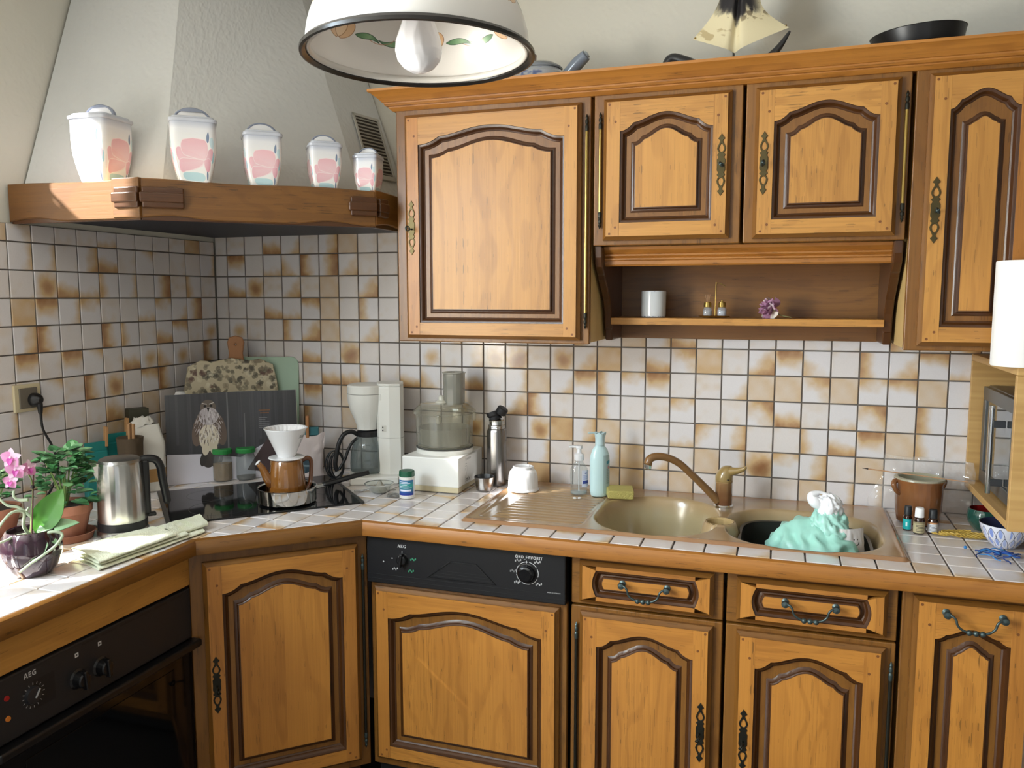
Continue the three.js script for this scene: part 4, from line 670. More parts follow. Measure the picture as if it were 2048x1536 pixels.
{
  const kx = lathed([[0.0, 0.022], [0.0595, 0.022], [0.0600, 0.038], [0.0575, 0.12], [0.0535, 0.190], [0.051, 0.197], [0, 0.197]], 64); part(kettle, 'body', kx, mat(0xb7b6b2, 0.24, { metalness: 1, anisotropy: 0.5 }));
  part(kettle, 'band', lathed([[0.055, 0.021], [0.0608, 0.021], [0.0610, 0.041], [0.0575, 0.0415]], 64), BLACK); part(kettle, 'power_base', lathed([[0, 0], [0.062, 0], [0.0630, 0.003], [0.0630, 0.017], [0.060, 0.020], [0, 0.020]], 64), STEEL);
  part(kettle, 'lid', lathed([[0.0525, 0.196], [0.050, 0.203], [0.043, 0.2065], [0, 0.2075]], 48), mat(0x8f8d88, 0.3, { metalness: 0.9 }));
  part(kettle, 'handle', [tube([[0.046, 0.194, 0], [0.066, 0.197, 0], [0.086, 0.192, 0], [0.096, 0.176, 0], [0.101, 0.14, 0], [0.107, 0.10, 0], [0.110, 0.078, 0]], 0.0105, 40, 12).scale(1, 1, 1.15), mv(new THREE.SphereGeometry(0.0105, 12, 8), 0.110, 0.078, 0), box(0.018, 0.145, 0.028, 0.060, 0.122, 0, 0.006)], BLACK);
  part(kettle, 'switch', box(0.022, 0.010, 0.020, 0.071, 0.046, 0, 0.004), BLACK);
  part(kettle, 'spout', mv(extrude([[-0.048, 0.196], [-0.069, 0.192], [-0.0655, 0.180], [-0.056, 0.145], [-0.048, 0.140]], 0.026, 0.004), 0, 0, -0.013), mat(0xc4c3bf, 0.22, { metalness: 1 }));
  part(kettle, 'emblem', mv(new THREE.RingGeometry(0.002, 0.0042, 16), 0.003, 0.055, 0.0590), mat(0x555555, 0.5));
}
const towel = thing('tea_towel', 'pale yellow green folded tea towel lying at the worktop edge', 'towel', [0, CT + 0.0005, 0]);
{
  const cloth = (a, b, c, d, y, h, amp, s) => surface((u, v) => {                // a, b, c, d corners [x, z]; u and v run round a rounded slab
    const w = u < 0.5 ? u * 2 : 2 - u * 2, up = u < 0.5 ? 1 : 0, x = lerp(lerp(a[0], b[0], w), lerp(d[0], c[0], w), v), z = lerp(lerp(a[1], b[1], w), lerp(d[1], c[1], w), v);
    const round = Math.pow(Math.max(0, 1 - Math.pow(Math.abs(2 * w - 1), 5)), 0.5), n = amp * (fbm(x * 24 + s, z * 24, s, 3) - 0.35) * (0.35 + 0.65 * round) + 0.003 * Math.max(0, fbm(x * 60, z * 16, s) - 0.55);
    return [x + 0.004 * (fbm(x * 30, z * 30, s + 4) - 0.5), y + (up ? h * (0.5 + 0.5 * round) + n : h * (0.5 - 0.5 * round) + 0.1 * n), z + 0.004 * (fbm(x * 30, z * 30, s + 9) - 0.5)];
  }, 64, 48);
  const tt = canvasTex(512, 512, (c, w, h) => { c.fillStyle = '#e3e6cf'; c.fillRect(0, 0, w, h); for (let i = 0; i < 26; i++) { c.globalAlpha = 0.10; c.fillStyle = ['#c9d68e', '#f1f2ea', '#d8dba8', '#b9cf86'][i % 4]; c.beginPath(); c.ellipse(rnd() * w, rnd() * h, 30 + rnd() * 70, 20 + rnd() * 40, rnd() * 3, 0, 7); c.fill(); } });
  const TM = new THREE.MeshPhysicalMaterial({ map: tt, roughness: 0.95, sheen: 0.3, bumpMap: plasterBump, bumpScale: 0.0008 });
  part(towel, 'lower_fold', cloth([0.420, 1.110], [0.578, 1.178], [0.603, 0.850], [0.500, 0.765], 0, 0.008, 0.003, 3), TM); part(towel, 'middle_fold', cloth([0.424, 1.106], [0.570, 1.165], [0.596, 0.905], [0.480, 0.850], 0.008, 0.007, 0.004, 11), TM);
  part(towel, 'upper_fold', cloth([0.422, 1.108], [0.575, 1.175], [0.590, 0.940], [0.472, 0.900], 0.015, 0.008, 0.009, 21), TM); part(towel, 'corner_fold', cloth([0.478, 0.900], [0.575, 0.930], [0.590, 0.820], [0.500, 0.750], 0.008, 0.012, 0.010, 31), TM);
}
const outlet = thing('wall_socket', 'cream wall socket with a grey square insert on the left tiles', 'socket', [0.002, 1.211, 0.846], Math.PI / 2);
part(outlet, 'plate', box(0.086, 0.078, 0.009, 0, 0, 0.004, 0.003), mat(0xcfc2a0, 0.5)); part(outlet, 'insert', box(0.058, 0.058, 0.005, 0, 0, 0.010, 0.002), mat(0x6d665a, 0.5));
const flex = thing('power_cable', 'black plug and cable hanging from the wall socket to the kettle', 'cable', [0, 0, 0]);
part(flex, 'plug', [mv(lathed([[0, 0], [0.019, 0], [0.0195, 0.012], [0.015, 0.022], [0.008, 0.030], [0, 0.031]], 24), 0.0135, 1.205, 0.832, 0, 0, -Math.PI / 2), taper([[0.030, 1.205, 0.832], [0.034, 1.190, 0.830], [0.034, 1.165, 0.829]], 0.010, 0.0055, 12)], BLACK);
part(flex, 'cable', tube([[0.034, 1.168, 0.829], [0.036, 1.12, 0.826], [0.045, 1.07, 0.808], [0.055, 1.01, 0.800], [0.06, 0.95, 0.83], [0.10, 0.890, 0.93], [0.16, 0.878, 0.93], [0.26, 0.876, 0.90], [0.335, 0.878, 0.905]], 0.0034, 60, 8), BLACK);

// ---------- the corner behind the hob ----------
const hx = V3(0.311, 0, -0.279).normalize();                               // along the print from left to right
const poster = thing('calendar_print', 'large dark print of a perched hawk in snow leaning in the corner', 'picture', [0.118, CT + 0.001, 0.436], Math.atan2(0.279, 0.311));
{
  const W = 0.425, H = 0.300, m = print(W, H, 1024, (c, w, h) => {
    const g = c.createLinearGradient(0, 0, 0, h); g.addColorStop(0, '#4a4a4e'); g.addColorStop(0.7, '#38383c'); c.fillStyle = g; c.fillRect(0, 0, w, h);
    for (let i = 0; i < 46; i++) { c.globalAlpha = 0.16; c.fillStyle = i % 3 ? '#2a2b30' : '#7b7c80'; const x = rnd() * w; c.fillRect(x, 0, 6 + rnd() * 30, h * (0.5 + rnd() * 0.3)); } c.globalAlpha = 0.5; c.fillStyle = '#8a8a8c'; c.fillRect(w * 0.455, 0, w * 0.012, h * 0.8); c.fillRect(w * 0.585, h * 0.25, w * 0.008, h * 0.6);
    c.globalAlpha = 1; c.fillStyle = '#d3d0da'; c.beginPath(); c.moveTo(0, h * 0.66); c.lineTo(w * 0.25, h * 0.68); c.lineTo(w * 0.55, h * 0.75); c.lineTo(w * 0.72, h * 0.62); c.quadraticCurveTo(w * 0.85, h * 0.52, w, h * 0.50); c.lineTo(w, h); c.lineTo(0, h); c.fill();
    c.fillStyle = '#4a3a3c'; c.beginPath(); c.moveTo(w * 0.60, h * 0.90); c.lineTo(w * 0.76, h * 0.55); c.lineTo(w * 0.84, h * 0.66); c.lineTo(w * 0.80, h * 0.95); c.fill();
    const e = (x, y, rx, ry, a, col) => { c.save(); c.translate(x * w, y * h); c.rotate(a); c.fillStyle = col; c.beginPath(); c.ellipse(0, 0, rx * w, ry * h, 0, 0, 7); c.fill(); c.restore(); };
    e(0.31, 0.74, 0.055, 0.10, 0.1, '#3c3533'); e(0.36, 0.72, 0.055, 0.12, -0.1, '#433b38'); e(0.27, 0.74, 0.025, 0.08, 0.2, '#34302f'); e(0.315, 0.40, 0.105, 0.24, 0, '#8a7b70'); e(0.235, 0.42, 0.045, 0.17, 0.15, '#6b5a50'); e(0.40, 0.42, 0.045, 0.18, -0.15, '#64544b'); e(0.315, 0.50, 0.075, 0.15, 0, '#d9cfbd'); e(0.29, 0.60, 0.030, 0.10, 0.1, '#d4c9b4'); e(0.345, 0.60, 0.030, 0.10, -0.1, '#cfc4b0'); e(0.315, 0.16, 0.058, 0.085, 0, '#6e625a'); e(0.315, 0.26, 0.075, 0.10, 0, '#b8b0b4');
    for (let i = 0; i < 240; i++) { const a = rnd() * 6.283, q = Math.sqrt(rnd()), x = 0.315 + q * 0.10 * Math.cos(a), y = 0.36 + q * 0.20 * Math.sin(a); c.globalAlpha = 0.7; c.strokeStyle = rnd() < 0.5 ? '#4a3d38' : '#e8e4e6'; c.lineWidth = 2 + rnd() * 3; c.beginPath(); c.moveTo(x * w, y * h); c.lineTo((x + (x - 0.315) * 0.12) * w, (y + 0.035) * h); c.stroke(); }
    c.globalAlpha = 1; e(0.292, 0.145, 0.010, 0.014, 0, '#15120f'); e(0.338, 0.145, 0.010, 0.014, 0, '#15120f'); c.fillStyle = '#2a2724'; c.beginPath(); c.moveTo(w * 0.305, h * 0.165); c.lineTo(w * 0.327, h * 0.165); c.lineTo(w * 0.316, h * 0.215); c.fill(); c.strokeStyle = '#e2ddd8'; c.lineWidth = 5; for (const s of [-1, 1]) { c.beginPath(); c.moveTo(w * (0.315 + s * 0.008), h * 0.125); c.lineTo(w * (0.315 + s * 0.045), h * 0.11); c.stroke(); }
    c.fillStyle = '#8a5a34'; c.fillRect(w * 0.70, h * 0.22, w * 0.09, 7); c.fillRect(w * 0.71, h * 0.25, w * 0.07, 7); c.fillStyle = '#9a9a9e'; for (let i = 0; i < 6; i++) c.fillRect(w * 0.70, h * (0.31 + i * 0.022), w * (0.05 + rnd() * 0.05), 3);
  }, 0.4);
  const sheet = surface((u, v) => [u * W + 0.004 * Math.sin(v * 2), v * H * (1 - 0.02 * Math.pow(u - 0.5, 2)), -v * 0.025 - 0.006 * Math.sin(u * Math.PI) + 0.004 * Math.sin(u * 9) * v], 24, 12);
  part(poster, 'sheet', sheet, m); part(poster, 'back_sheet', sheet.clone().translate(0.002, 0, -0.002), mat(0xd8d6d0, 0.7));
}
function boardOutline(w, h, r) { const a = []; for (const [cx, cy, t0] of [[w / 2 - r, h - r, 0], [-w / 2 + r, h - r, Math.PI / 2], [-w / 2 + r, r, Math.PI], [w / 2 - r, r, Math.PI * 1.5]]) for (let k = 0; k <= 6; k++) a.push([cx + r * Math.cos(t0 + k / 6 * Math.PI / 2), cy + r * Math.sin(t0 + k / 6 * Math.PI / 2)]); return a; }
const b1 = thing('chopping_board', 'pale green plastic chopping board leaning on the corner tiles, the rearmost board', 'board', [0.235, CT + 0.001, 0.075], 0.35); part(b1, 'board', mv(extrude(boardOutline(0.27, 0.405, 0.03), 0.008, 0.002), 0, 0, 0, -0.09), mat(0xa9c4ae, 0.45));
const b2 = thing('chopping_board', 'wooden paddle board of which only the pale handle shows above the others', 'board', [0.165, CT + 0.001, 0.125], 0.45);
{ const hole = []; for (let i = 0; i < 12; i++) hole.push([0.003 * Math.cos(i / 12 * 6.283), 0.452 + 0.003 * Math.sin(i / 12 * 6.283)]); part(b2, 'board', wood(mv(extrude([[-0.10, 0], [0.10, 0], [0.10, 0.36], [0.07, 0.385], [0.028, 0.390], [0.024, 0.42], [0.030, 0.46], [0.022, 0.478], [0, 0.484], [-0.022, 0.478], [-0.030, 0.46], [-0.024, 0.42], [-0.028, 0.390], [-0.07, 0.385], [-0.10, 0.36]], 0.014, 0.003, [hole]), 0, 0, 0, -0.09), 'y'), mat(0xb3805a, 0.7)); }
const b3 = thing('serving_board', 'serving board with dark floral print behind the hawk picture', 'board', [0.195, CT + 0.001, 0.180], 0.72);
{
  const ft = canvasTex(512, 512, (c, w, h) => { c.fillStyle = '#c9bda0'; c.fillRect(0, 0, w, h); for (let i = 0; i < 420; i++) { c.globalAlpha = 0.5; c.fillStyle = ['#4b4438', '#6d6454', '#8c7f68', '#5e4238', '#ddd4bd'][Math.floor(rnd() * 5)]; const x = rnd() * w, y = rnd() * h; for (let k = 0; k < 5; k++) { c.beginPath(); c.arc(x + rr(-12, 12), y + rr(-12, 12), 3 + rnd() * 8, 0, 7); c.fill(); } } });
  const g = mv(extrude([[-0.15, 0], [0.15, 0], [0.160, 0.30], [0.145, 0.380], [0.10, 0.402], [0.06, 0.396], [0.0, 0.408], [-0.06, 0.396], [-0.10, 0.402], [-0.145, 0.380], [-0.160, 0.30]], 0.010, 0.003, [], 2), 0, 0, 0, -0.12); metreUV(g); const g2 = woodUV(g, 'y', 0.5, 0); g2.attributes.uv.array.forEach((q, i, A) => { A[i] = q * 2.6; }); ft.wrapS = ft.wrapT = THREE.RepeatWrapping; part(b3, 'board', g2, new THREE.MeshPhysicalMaterial({ map: ft, roughness: 0.35 }));
}
const knobPot = thing('salt_pot', 'small white knob-topped pot peeping over the hawk picture', 'pot', [0.095, CT + 0.001, 0.330]); part(knobPot, 'body', lathed([[0, 0], [0.03, 0], [0.034, 0.01], [0.034, 0.24], [0.03, 0.25], [0, 0.25]], 28), WHITE_GLAZE); part(knobPot, 'knob', lathed([[0.006, 0.25], [0.008, 0.262], [0.019, 0.272], [0.020, 0.290], [0.013, 0.302], [0, 0.304]], 24), WHITE_GLAZE);
const bag = thing('coffee_bag', 'white paper coffee bag with printed lines, folded open beside the hawk picture', 'bag', [0.100, CT + 0.001, 0.500], 0.95);
{
  const bt = print(0.10, 0.22, 256, (c, w, h) => { c.fillStyle = '#e4e0d8'; c.fillRect(0, 0, w, h); c.fillStyle = '#8d8468'; c.fillRect(w * 0.45, h * 0.26, w * 0.5, h * 0.025); c.fillRect(w * 0.62, h * 0.08, w * 0.3, h * 0.015); c.strokeStyle = '#333'; c.lineWidth = 6; c.beginPath(); c.arc(w * 0.75, h * 0.48, 22, 0, 7); c.stroke(); c.fillStyle = '#777'; for (let i = 0; i < 7; i++) c.fillRect(w * 0.5, h * (0.55 + i * 0.035), w * (0.25 + rnd() * 0.15), h * 0.008); c.fillStyle = '#b48a55'; c.fillRect(0, h * 0.66, w * 0.4, h * 0.2); }, 0.6);
  part(bag, 'body', surface((u, v) => { const a = u * Math.PI * 2, q = sq(a, 0.45), k = 1 - 0.25 * Math.max(0, v - 0.7) / 0.3, f = 1 - 0.55 * smooth(0.75, 1, v); return [q[0] * 0.050 * k + 0.004 * noise3(u * 20, v * 8), v * 0.215, q[1] * 0.034 * f + 0.003 * noise3(u * 16, v * 10, 3)]; }, 48, 16), bt);
  part(bag, 'crumpled_top', surface((u, v) => { const a = u * Math.PI * 2; return [Math.cos(a) * 0.040 * (1 - v * 0.4) - 0.01, 0.208 + v * 0.022 + 0.014 * noise3(u * 18, v * 5), Math.sin(a) * 0.020 * (1 - v * 0.5)]; }, 48, 8), mat(0xdedad2, 0.7));
}
const box1 = thing('coffee_box', 'dark olive box lettered in white standing behind the coffee bag', 'box', [0.045, CT + 0.001, 0.475], 1.0);
part(box1, 'carton', box(0.062, 0.262, 0.045, 0, 0.131, 0, 0.002), mat(0x3c3a2c, 0.6)); part(box1, 'front_print', mv(new THREE.PlaneGeometry(0.060, 0.10), 0, 0.208, 0.0229), print(0.06, 0.10, 256, (c, w, h) => { c.fillStyle = '#3f3d2e'; c.fillRect(0, 0, w, h); c.fillStyle = '#cfccc0'; c.font = 'bold 78px sans-serif'; c.fillText('café', 26, h * 0.52); c.fillText('mido', 26, h * 0.72); c.fillRect(26, h * 0.8, w * 0.8, 4); }, 0.6));
const packTeal = [[0.055, 0.640, 'teal green tea packet closed with a wooden peg behind the kettle, nearest the socket', 0.182], [0.060, 0.560, 'teal green tea packet closed with a wooden peg, next to the coffee bag', 0.198]];
for (const [x, z, label, h] of packTeal) {
  const t = thing('tea_packet', label, 'packet', [x - 0.012, CT + 0.001, z + 0.012], 1.2); part(t, 'packet', [box(0.066, h - 0.03, 0.03, 0, (h - 0.03) / 2, 0, 0.004), box(0.066, 0.032, 0.006, 0, h - 0.018, 0.004, 0.002)], mat(0x1f7f7c, 0.45)); part(t, 'band', box(0.067, 0.012, 0.0315, 0, h * 0.62, 0, 0.002), mat(0xd8d4b8, 0.5));
  part(t, 'peg', [box(0.009, 0.062, 0.006, 0.024, h + 0.012, -0.003, 0.002), box(0.009, 0.062, 0.006, 0.024, h + 0.012, 0.007, 0.002)], mat(0xb98b5c, 0.7), [0, 0, 0], [0, 0, -0.05]);
}
const basket = thing('peg_basket', 'small dark basket with wooden pegs sticking out beside the olive box', 'basket', [0.115, CT + 0.001, 0.585]); part(basket, 'basket', lathed([[0, 0], [0.032, 0], [0.038, 0.17], [0.040, 0.188], [0.035, 0.186], [0, 0.17]], 24), mat(0x544534, 0.8)); for (let k = 0; k < 3; k++) part(basket, 'peg', box(0.008, 0.06, 0.008, -0.01 + k * 0.012, 0.20, rr(-0.01, 0.01), 0.002), mat(0xb58b62, 0.7), [0, 0, 0], [rr(-0.1, 0.1), 0, rr(-0.1, 0.1)]);
function jar(label, at, fill, col) {
  const t = thing('glass_jar', label, 'jar', at, 0, 'jars with green lids'); part(t, 'glass', lathed([[0, 0.0005], [0.029, 0.0005], [0.0325, 0.005], [0.0325, 0.068], [0.029, 0.084], [0.0275, 0.090], [0.0275, 0.098]], 40), JAR_GLASS);
  part(t, 'contents', lathed([[0, 0.002], [0.0285, 0.003], [0.031, 0.007], [0.031, fill], [0, fill + 0.002]], 32), mat(col, 0.9)); part(t, 'lid', lathed([[0.0295, 0.094], [0.0315, 0.094], [0.0320, 0.096], [0.0320, 0.107], [0.030, 0.110], [0, 0.1095]], 40), mat(0x2f8a45, 0.4)); return t;
}
jar('jar with a green lid, more than half full of light brown sugar', [0.241, CT + 0.0005, 0.309], 0.062, 0xb08a5e); jar('nearly empty jar with a green lid, right of the sugar jar', [0.303, CT + 0.0005, 0.266], 0.014, 0x77706a);
const feather = thing('feather', 'small white feather standing up between the two jars', 'feather', [0.255, CT + 0.001, 0.245]); part(feather, 'vane', thick(leafSurf(0.10, 0.005, 0.05, 0.1, 0.8), 0.0004).rotateX(-Math.PI / 2).translate(0, 0.085, 0), mat(0xe4ddce, 0.8)); part(feather, 'quill', tube([[0, 0, 0], [0, 0.09, 0]], 0.001, 4, 6), mat(0xcfc6b0, 0.6));
const pan = thing('saucepan', 'low stainless steel pan with long black handle on the hob', 'pan', [0.632, CT + 0.0068, 0.512], 0.80);
part(pan, 'body', lathed([[0, 0], [0.080, 0], [0.0855, 0.005], [0.0865, 0.046], [0.0885, 0.048], [0.0855, 0.0485], [0.083, 0.045], [0.081, 0.006], [0, 0.004]], 72), mat(0xc6c4c0, 0.09, { metalness: 1 })); part(pan, 'handle_bracket', mv(box(0.036, 0.014, 0.020, 0, 0, 0, 0.004), 0.098, 0.038, 0, 0, 0, 0.10), STEEL); part(pan, 'handle', taper([[0.108, 0.040, 0], [0.15, 0.047, 0], [0.20, 0.056, 0], [0.255, 0.064, 0]], 0.0085, 0.0075, 16, 12).scale(1, 1, 1.3), BLACK);
const teapot = thing('teapot', 'brown glazed teapot standing in the steel pan', 'teapot', [0.628, CT + 0.012, 0.505], 0.80);
{
  const TG = new THREE.MeshPhysicalMaterial({ map: dataTex(64, 64, (u, v) => mix3([136, 88, 36], [98, 58, 28], clamp(smooth(0.4, 0.0, v) + 0.5 * (fbm(u * 6, v * 4) - 0.5)))), roughness: 0.14, clearcoat: 0.8 });
  part(teapot, 'body', lathed([[0, 0.001], [0.052, 0.001], [0.056, 0.006], [0.053, 0.06], [0.047, 0.110], [0.044, 0.114], [0.040, 0.112], [0.046, 0.08], [0.045, 0.01], [0, 0.008]], 56), TG); part(teapot, 'spout', [taper([[-0.044, 0.045, 0], [-0.060, 0.068, 0], [-0.072, 0.092, 0], [-0.083, 0.107, 0]], 0.017, 0.0075, 20, 14)], TG); part(teapot, 'spout_lip', mv(new THREE.TorusGeometry(0.0068, 0.0026, 8, 20), -0.085, 0.109, 0, Math.PI / 2 - 0.15, 0.0, 0.7), WHITE_GLAZE);
  part(teapot, 'handle', taper([[0.043, 0.104, 0], [0.062, 0.110, 0], [0.072, 0.105, 0], [0.073, 0.07, 0], [0.066, 0.035, 0], [0.052, 0.022, 0]], 0.0065, 0.0065, 30, 12), mat(0x6b3f22, 0.18, { clearcoat: 0.6 }));
}
teapot.scale.y = 1.11;
const cone = thing('coffee_filter', 'white porcelain coffee filter cone on top of the brown teapot', 'filter', [0.628, CT + 0.1390, 0.505], 0.80);
part(cone, 'plate', lathed([[0.010, 0.0], [0.052, 0.0005], [0.054, 0.003], [0.052, 0.005], [0.026, 0.006], [0.010, 0.006]], 48), WHITE_GLAZE);
{
  const g = lathe([[0.026, 0.005], [0.0275, 0.010], [0.062, 0.090], [0.065, 0.0925], [0.062, 0.094], [0.058, 0.090], [0.022, 0.012], [0.010, 0.008]], 96), p = g.attributes.position; for (let i = 0; i < p.count; i++) { const r = Math.hypot(p.getX(i), p.getZ(i)), a = Math.atan2(p.getZ(i), p.getX(i)); if ((i % 8 === 5 || i % 8 === 6)) { const k = 1 - 0.035 * (0.5 + 0.5 * Math.cos(a * 28)); p.setX(i, p.getX(i) * k); p.setZ(i, p.getZ(i) * k); } } g.computeVertexNormals(); part(cone, 'cone', g, WHITE_GLAZE);
  const a0 = 0.55, band = surface((u, v) => { const y = lerp(0.052, 0.078, v), r = 0.0275 + (y - 0.010) / 0.080 * 0.0345 + 0.0004, a = a0 + u * 0.75; return [Math.sin(a) * r, y, Math.cos(a) * r]; }, 12, 2); part(cone, 'print', band, print(0.045, 0.026, 256, (c, w, h) => { c.fillStyle = '#eeeef0'; c.fillRect(0, 0, w, h); c.fillStyle = '#36413c'; c.font = 'italic bold 76px serif'; c.fillText('Melitta', 8, h * 0.5); c.font = 'bold 40px sans-serif'; c.fillText('102', 70, h * 0.85); }, 0.2));
}

// ---------- worktop between hob and sink ----------
const packet = thing('coffee_packet', 'pale crumpled packet with a dark blue round print and wooden peg behind the teapot', 'packet', [0.475, CT + 0.001, 0.170], 0.50);
{
  const pm = print(0.12, 0.17, 256, (c, w, h) => { c.fillStyle = '#cfc2c0'; c.fillRect(0, 0, w, h); c.fillStyle = '#27404c'; c.beginPath(); c.arc(w * 0.45, h * 0.70, w * 0.28, 0, 7); c.fill(); c.fillStyle = '#cfc2c0'; c.fillRect(w * 0.2, h * 0.5, w * 0.25, h * 0.08); c.fillStyle = '#6b7f86'; c.fillRect(w * 0.25, h * 0.70, w * 0.4, h * 0.04); }, 0.5);
  const f = (s) => surface((u, v) => { const q = Math.sin(Math.PI * clamp(u, 0, 1)); return [(u - 0.5) * 0.125 * (1 - 0.08 * Math.sin(v * 5)) + 0.004 * noise3(v * 9, s), v * 0.150 + 0.008 * Math.sin(u * 7) * v, s * (0.024 * Math.pow(q, 0.6) * (1 - 0.75 * v)) + 0.007 * (fbm(u * 6, v * 6, s + 4) - 0.5)]; }, 30, 24);
  part(packet, 'front', f(1), pm); part(packet, 'back', f(-1), mat(0xcabfbc, 0.6)); part(packet, 'teal_fold', box(0.10, 0.030, 0.010, 0.0, 0.158, -0.004, 0.003), mat(0x2f6870, 0.5)); part(packet, 'peg', [box(0.011, 0.075, 0.006, 0.012, 0.175, 0.006, 0.002), box(0.011, 0.075, 0.006, 0.012, 0.175, -0.010, 0.002)], mat(0xa8754a, 0.7));
}
const coil = thing('cable_coil', 'black cable gathered in loops beside the coffee jug handle', 'cable', [0.60, CT + 0.0005, 0.185]);
for (let k = 0; k < 4; k++) { const q = []; for (let i = 0; i <= 14; i++) { const a = i / 14 * 6.283 + k; q.push([0.030 * Math.cos(a) * (1 - 0.1 * k) + 0.004 * k, 0.052 + 0.046 * Math.sin(a) + 0.003 * (k % 2), 0.010 * k - 0.012 + 0.004 * Math.sin(a * 2 + k)]); } part(coil, 'loop', tube(q, 0.0026, 50, 8), BLACK, [0, 0, 0], [0, 0.5, 0]); }
const cm = thing('coffee_maker', 'white filter coffee maker with glass jug, left of the food processor', 'coffee maker', [0.700, CT + 0.0005, 0.132], 0.48);
{
  part(cm, 'base_plate', extrude([[-0.062, -0.075], [-0.055, -0.095], [0.0, -0.105], [0.10, -0.10], [0.125, -0.06], [0.125, 0.05], [-0.05, 0.055], [-0.062, 0.03]], 0.026, 0.005, [], 2).rotateX(-Math.PI / 2), WHITE_PLASTIC); part(cm, 'foot_strip', box(0.16, 0.004, 0.14, 0.03, 0.001, 0.02), BLACK);
  const tow = [[0.035, -0.030], [0.040, -0.048], [0.075, -0.062], [0.112, -0.060], [0.124, -0.040], [0.126, 0.030], [0.110, 0.048], [0.06, 0.050], [0.036, 0.035]];
  part(cm, 'tower', extrude(tow, 0.325, 0.006, [], 3).rotateX(-Math.PI / 2), WHITE_PLASTIC); part(cm, 'tank_lid', extrude(tow.map(([x, y]) => [x * 0.99 + 0.001, y * 0.97]), 0.010, 0.004, [], 2).rotateX(-Math.PI / 2).translate(0, 0.324, 0), WHITE_PLASTIC);
  part(cm, 'seam', loop(tow, [[-0.0006, -0.0007], [-0.0006, 0.0007]]).rotateX(-Math.PI / 2).translate(0, 0.150, 0), mat(0x9c9a92, 0.6)); part(cm, 'switch', [box(0.016, 0.022, 0.004, 0.058, 0.182, 0.056, 0.001)], mat(0xd9d7cf, 0.4), null, [0, 0, 0]); for (const [x, y] of [[0.053, 0.187], [0.053, 0.176]]) part(cm, 'indicator', mv(new THREE.SphereGeometry(0.0022, 8, 6), x, y, 0.0585), BLACK);
  part(cm, 'filter_holder', lathed([[0.024, 0.172], [0.034, 0.174], [0.0355, 0.190], [0.042, 0.208], [0.055, 0.238], [0.0625, 0.265], [0.0645, 0.290], [0.0645, 0.322], [0.060, 0.326], [0.056, 0.322], [0.052, 0.28], [0.03, 0.21], [0, 0.21]], 56), WHITE_PLASTIC); part(cm, 'holder_ring', lathed([[0.0643, 0.2965], [0.0652, 0.297], [0.0652, 0.2985], [0.0643, 0.299]], 56), mat(0x9d9b93, 0.5)); part(cm, 'holder_lid', [lathed([[0, 0.331], [0.05, 0.330], [0.062, 0.327], [0.0645, 0.322], [0.062, 0.318]], 48)], WHITE_PLASTIC); part(cm, 'latch', box(0.036, 0.022, 0.010, 0.060, 0.288, 0.047, 0.003), WHITE_PLASTIC);
  const jug = sub(cm, 'jug', [0.003, 0.027, 0]); part(jug, 'glass', lathed([[0, 0.001], [0.055, 0.001], [0.0615, 0.006], [0.0625, 0.030], [0.060, 0.065], [0.053, 0.095], [0.042, 0.118], [0.036, 0.128], [0.036, 0.136]], 56), mat(0xb9c2c2, 0.04, { transmission: 0.84, thickness: 0 })); part(jug, 'collar', lathed([[0.0365, 0.122], [0.039, 0.124], [0.039, 0.138], [0.036, 0.142], [0.02, 0.146], [0, 0.146]], 40), BLACK);
  part(jug, 'handle', [tube([[-0.034, 0.130, 0.012], [-0.055, 0.142, 0.02], [-0.078, 0.136, 0.028], [-0.094, 0.112, 0.034], [-0.105, 0.070, 0.037], [-0.110, 0.030, 0.038], [-0.104, 0.012, 0.037]], 0.0075, 40, 10), tube([[-0.036, 0.118, 0.012], [-0.052, 0.106, 0.02], [-0.066, 0.082, 0.026], [-0.078, 0.050, 0.03], [-0.098, 0.016, 0.036]], 0.005, 30, 10)], BLACK);
}
const dish = thing('glass_dish', 'small cut glass dish with a spent tea bag in it', 'dish', [0.832, CT + 0.0005, 0.300]); part(dish, 'bowl', lathed([[0, 0.001], [0.022, 0.001], [0.030, 0.006], [0.044, 0.024], [0.047, 0.030], [0.045, 0.030], [0.028, 0.009], [0, 0.006]], 40), mat(0xf4f6f4, 0.05, { transmission: 0.9, thickness: 0 })); part(dish, 'rim', lathed([[0.0445, 0.0295], [0.0475, 0.0295], [0.0475, 0.0315], [0.0445, 0.0315]], 40), mat(0xd5d6d2, 0.2, { metalness: 0.6 }));
part(dish, 'tea_bag', mv(surface((u, v) => { const a = u * 6.283, r = 0.022 * (1 - v * 0.85) * (0.8 + 0.5 * noise3(u * 9, v * 5)); return [Math.cos(a) * r, v * 0.034, Math.sin(a) * r]; }, 24, 8), 0.002, 0.006, 0), mat(0x9a968a, 0.8));
const fork = thing('fork', 'steel fork lying beside the glass dish', 'fork', [0.800, CT + 0.001, 0.285], 0.25); for (let k = 0; k < 3; k++) part(fork, 'tine', tube([[-0.055, 0.004, 0.016 + k * 0.005], [-0.03, 0.005, 0.016 + k * 0.005], [-0.012, 0.008, 0.018 + k * 0.004]], 0.0013, 10, 6), STEEL); part(fork, 'handle', tube([[-0.012, 0.008, 0.022], [0.02, 0.006, 0.02], [0.075, 0.004, 0.0]], 0.0024, 16, 8), STEEL);
const foil = thing('foil_wrapper', 'small piece of crumpled foil beside the white tablet tub', 'wrapper', [0.905, CT + 0.0005, 0.330], 0.3); part(foil, 'foil', creased(surface((u, v) => [(u - 0.5) * 0.055, 0.002 + 0.008 * fbm(u * 7, v * 7, 3), (v - 0.5) * 0.045], 20, 20), 0.1), mat(0xb4b4b4, 0.28, { metalness: 0.9 }));
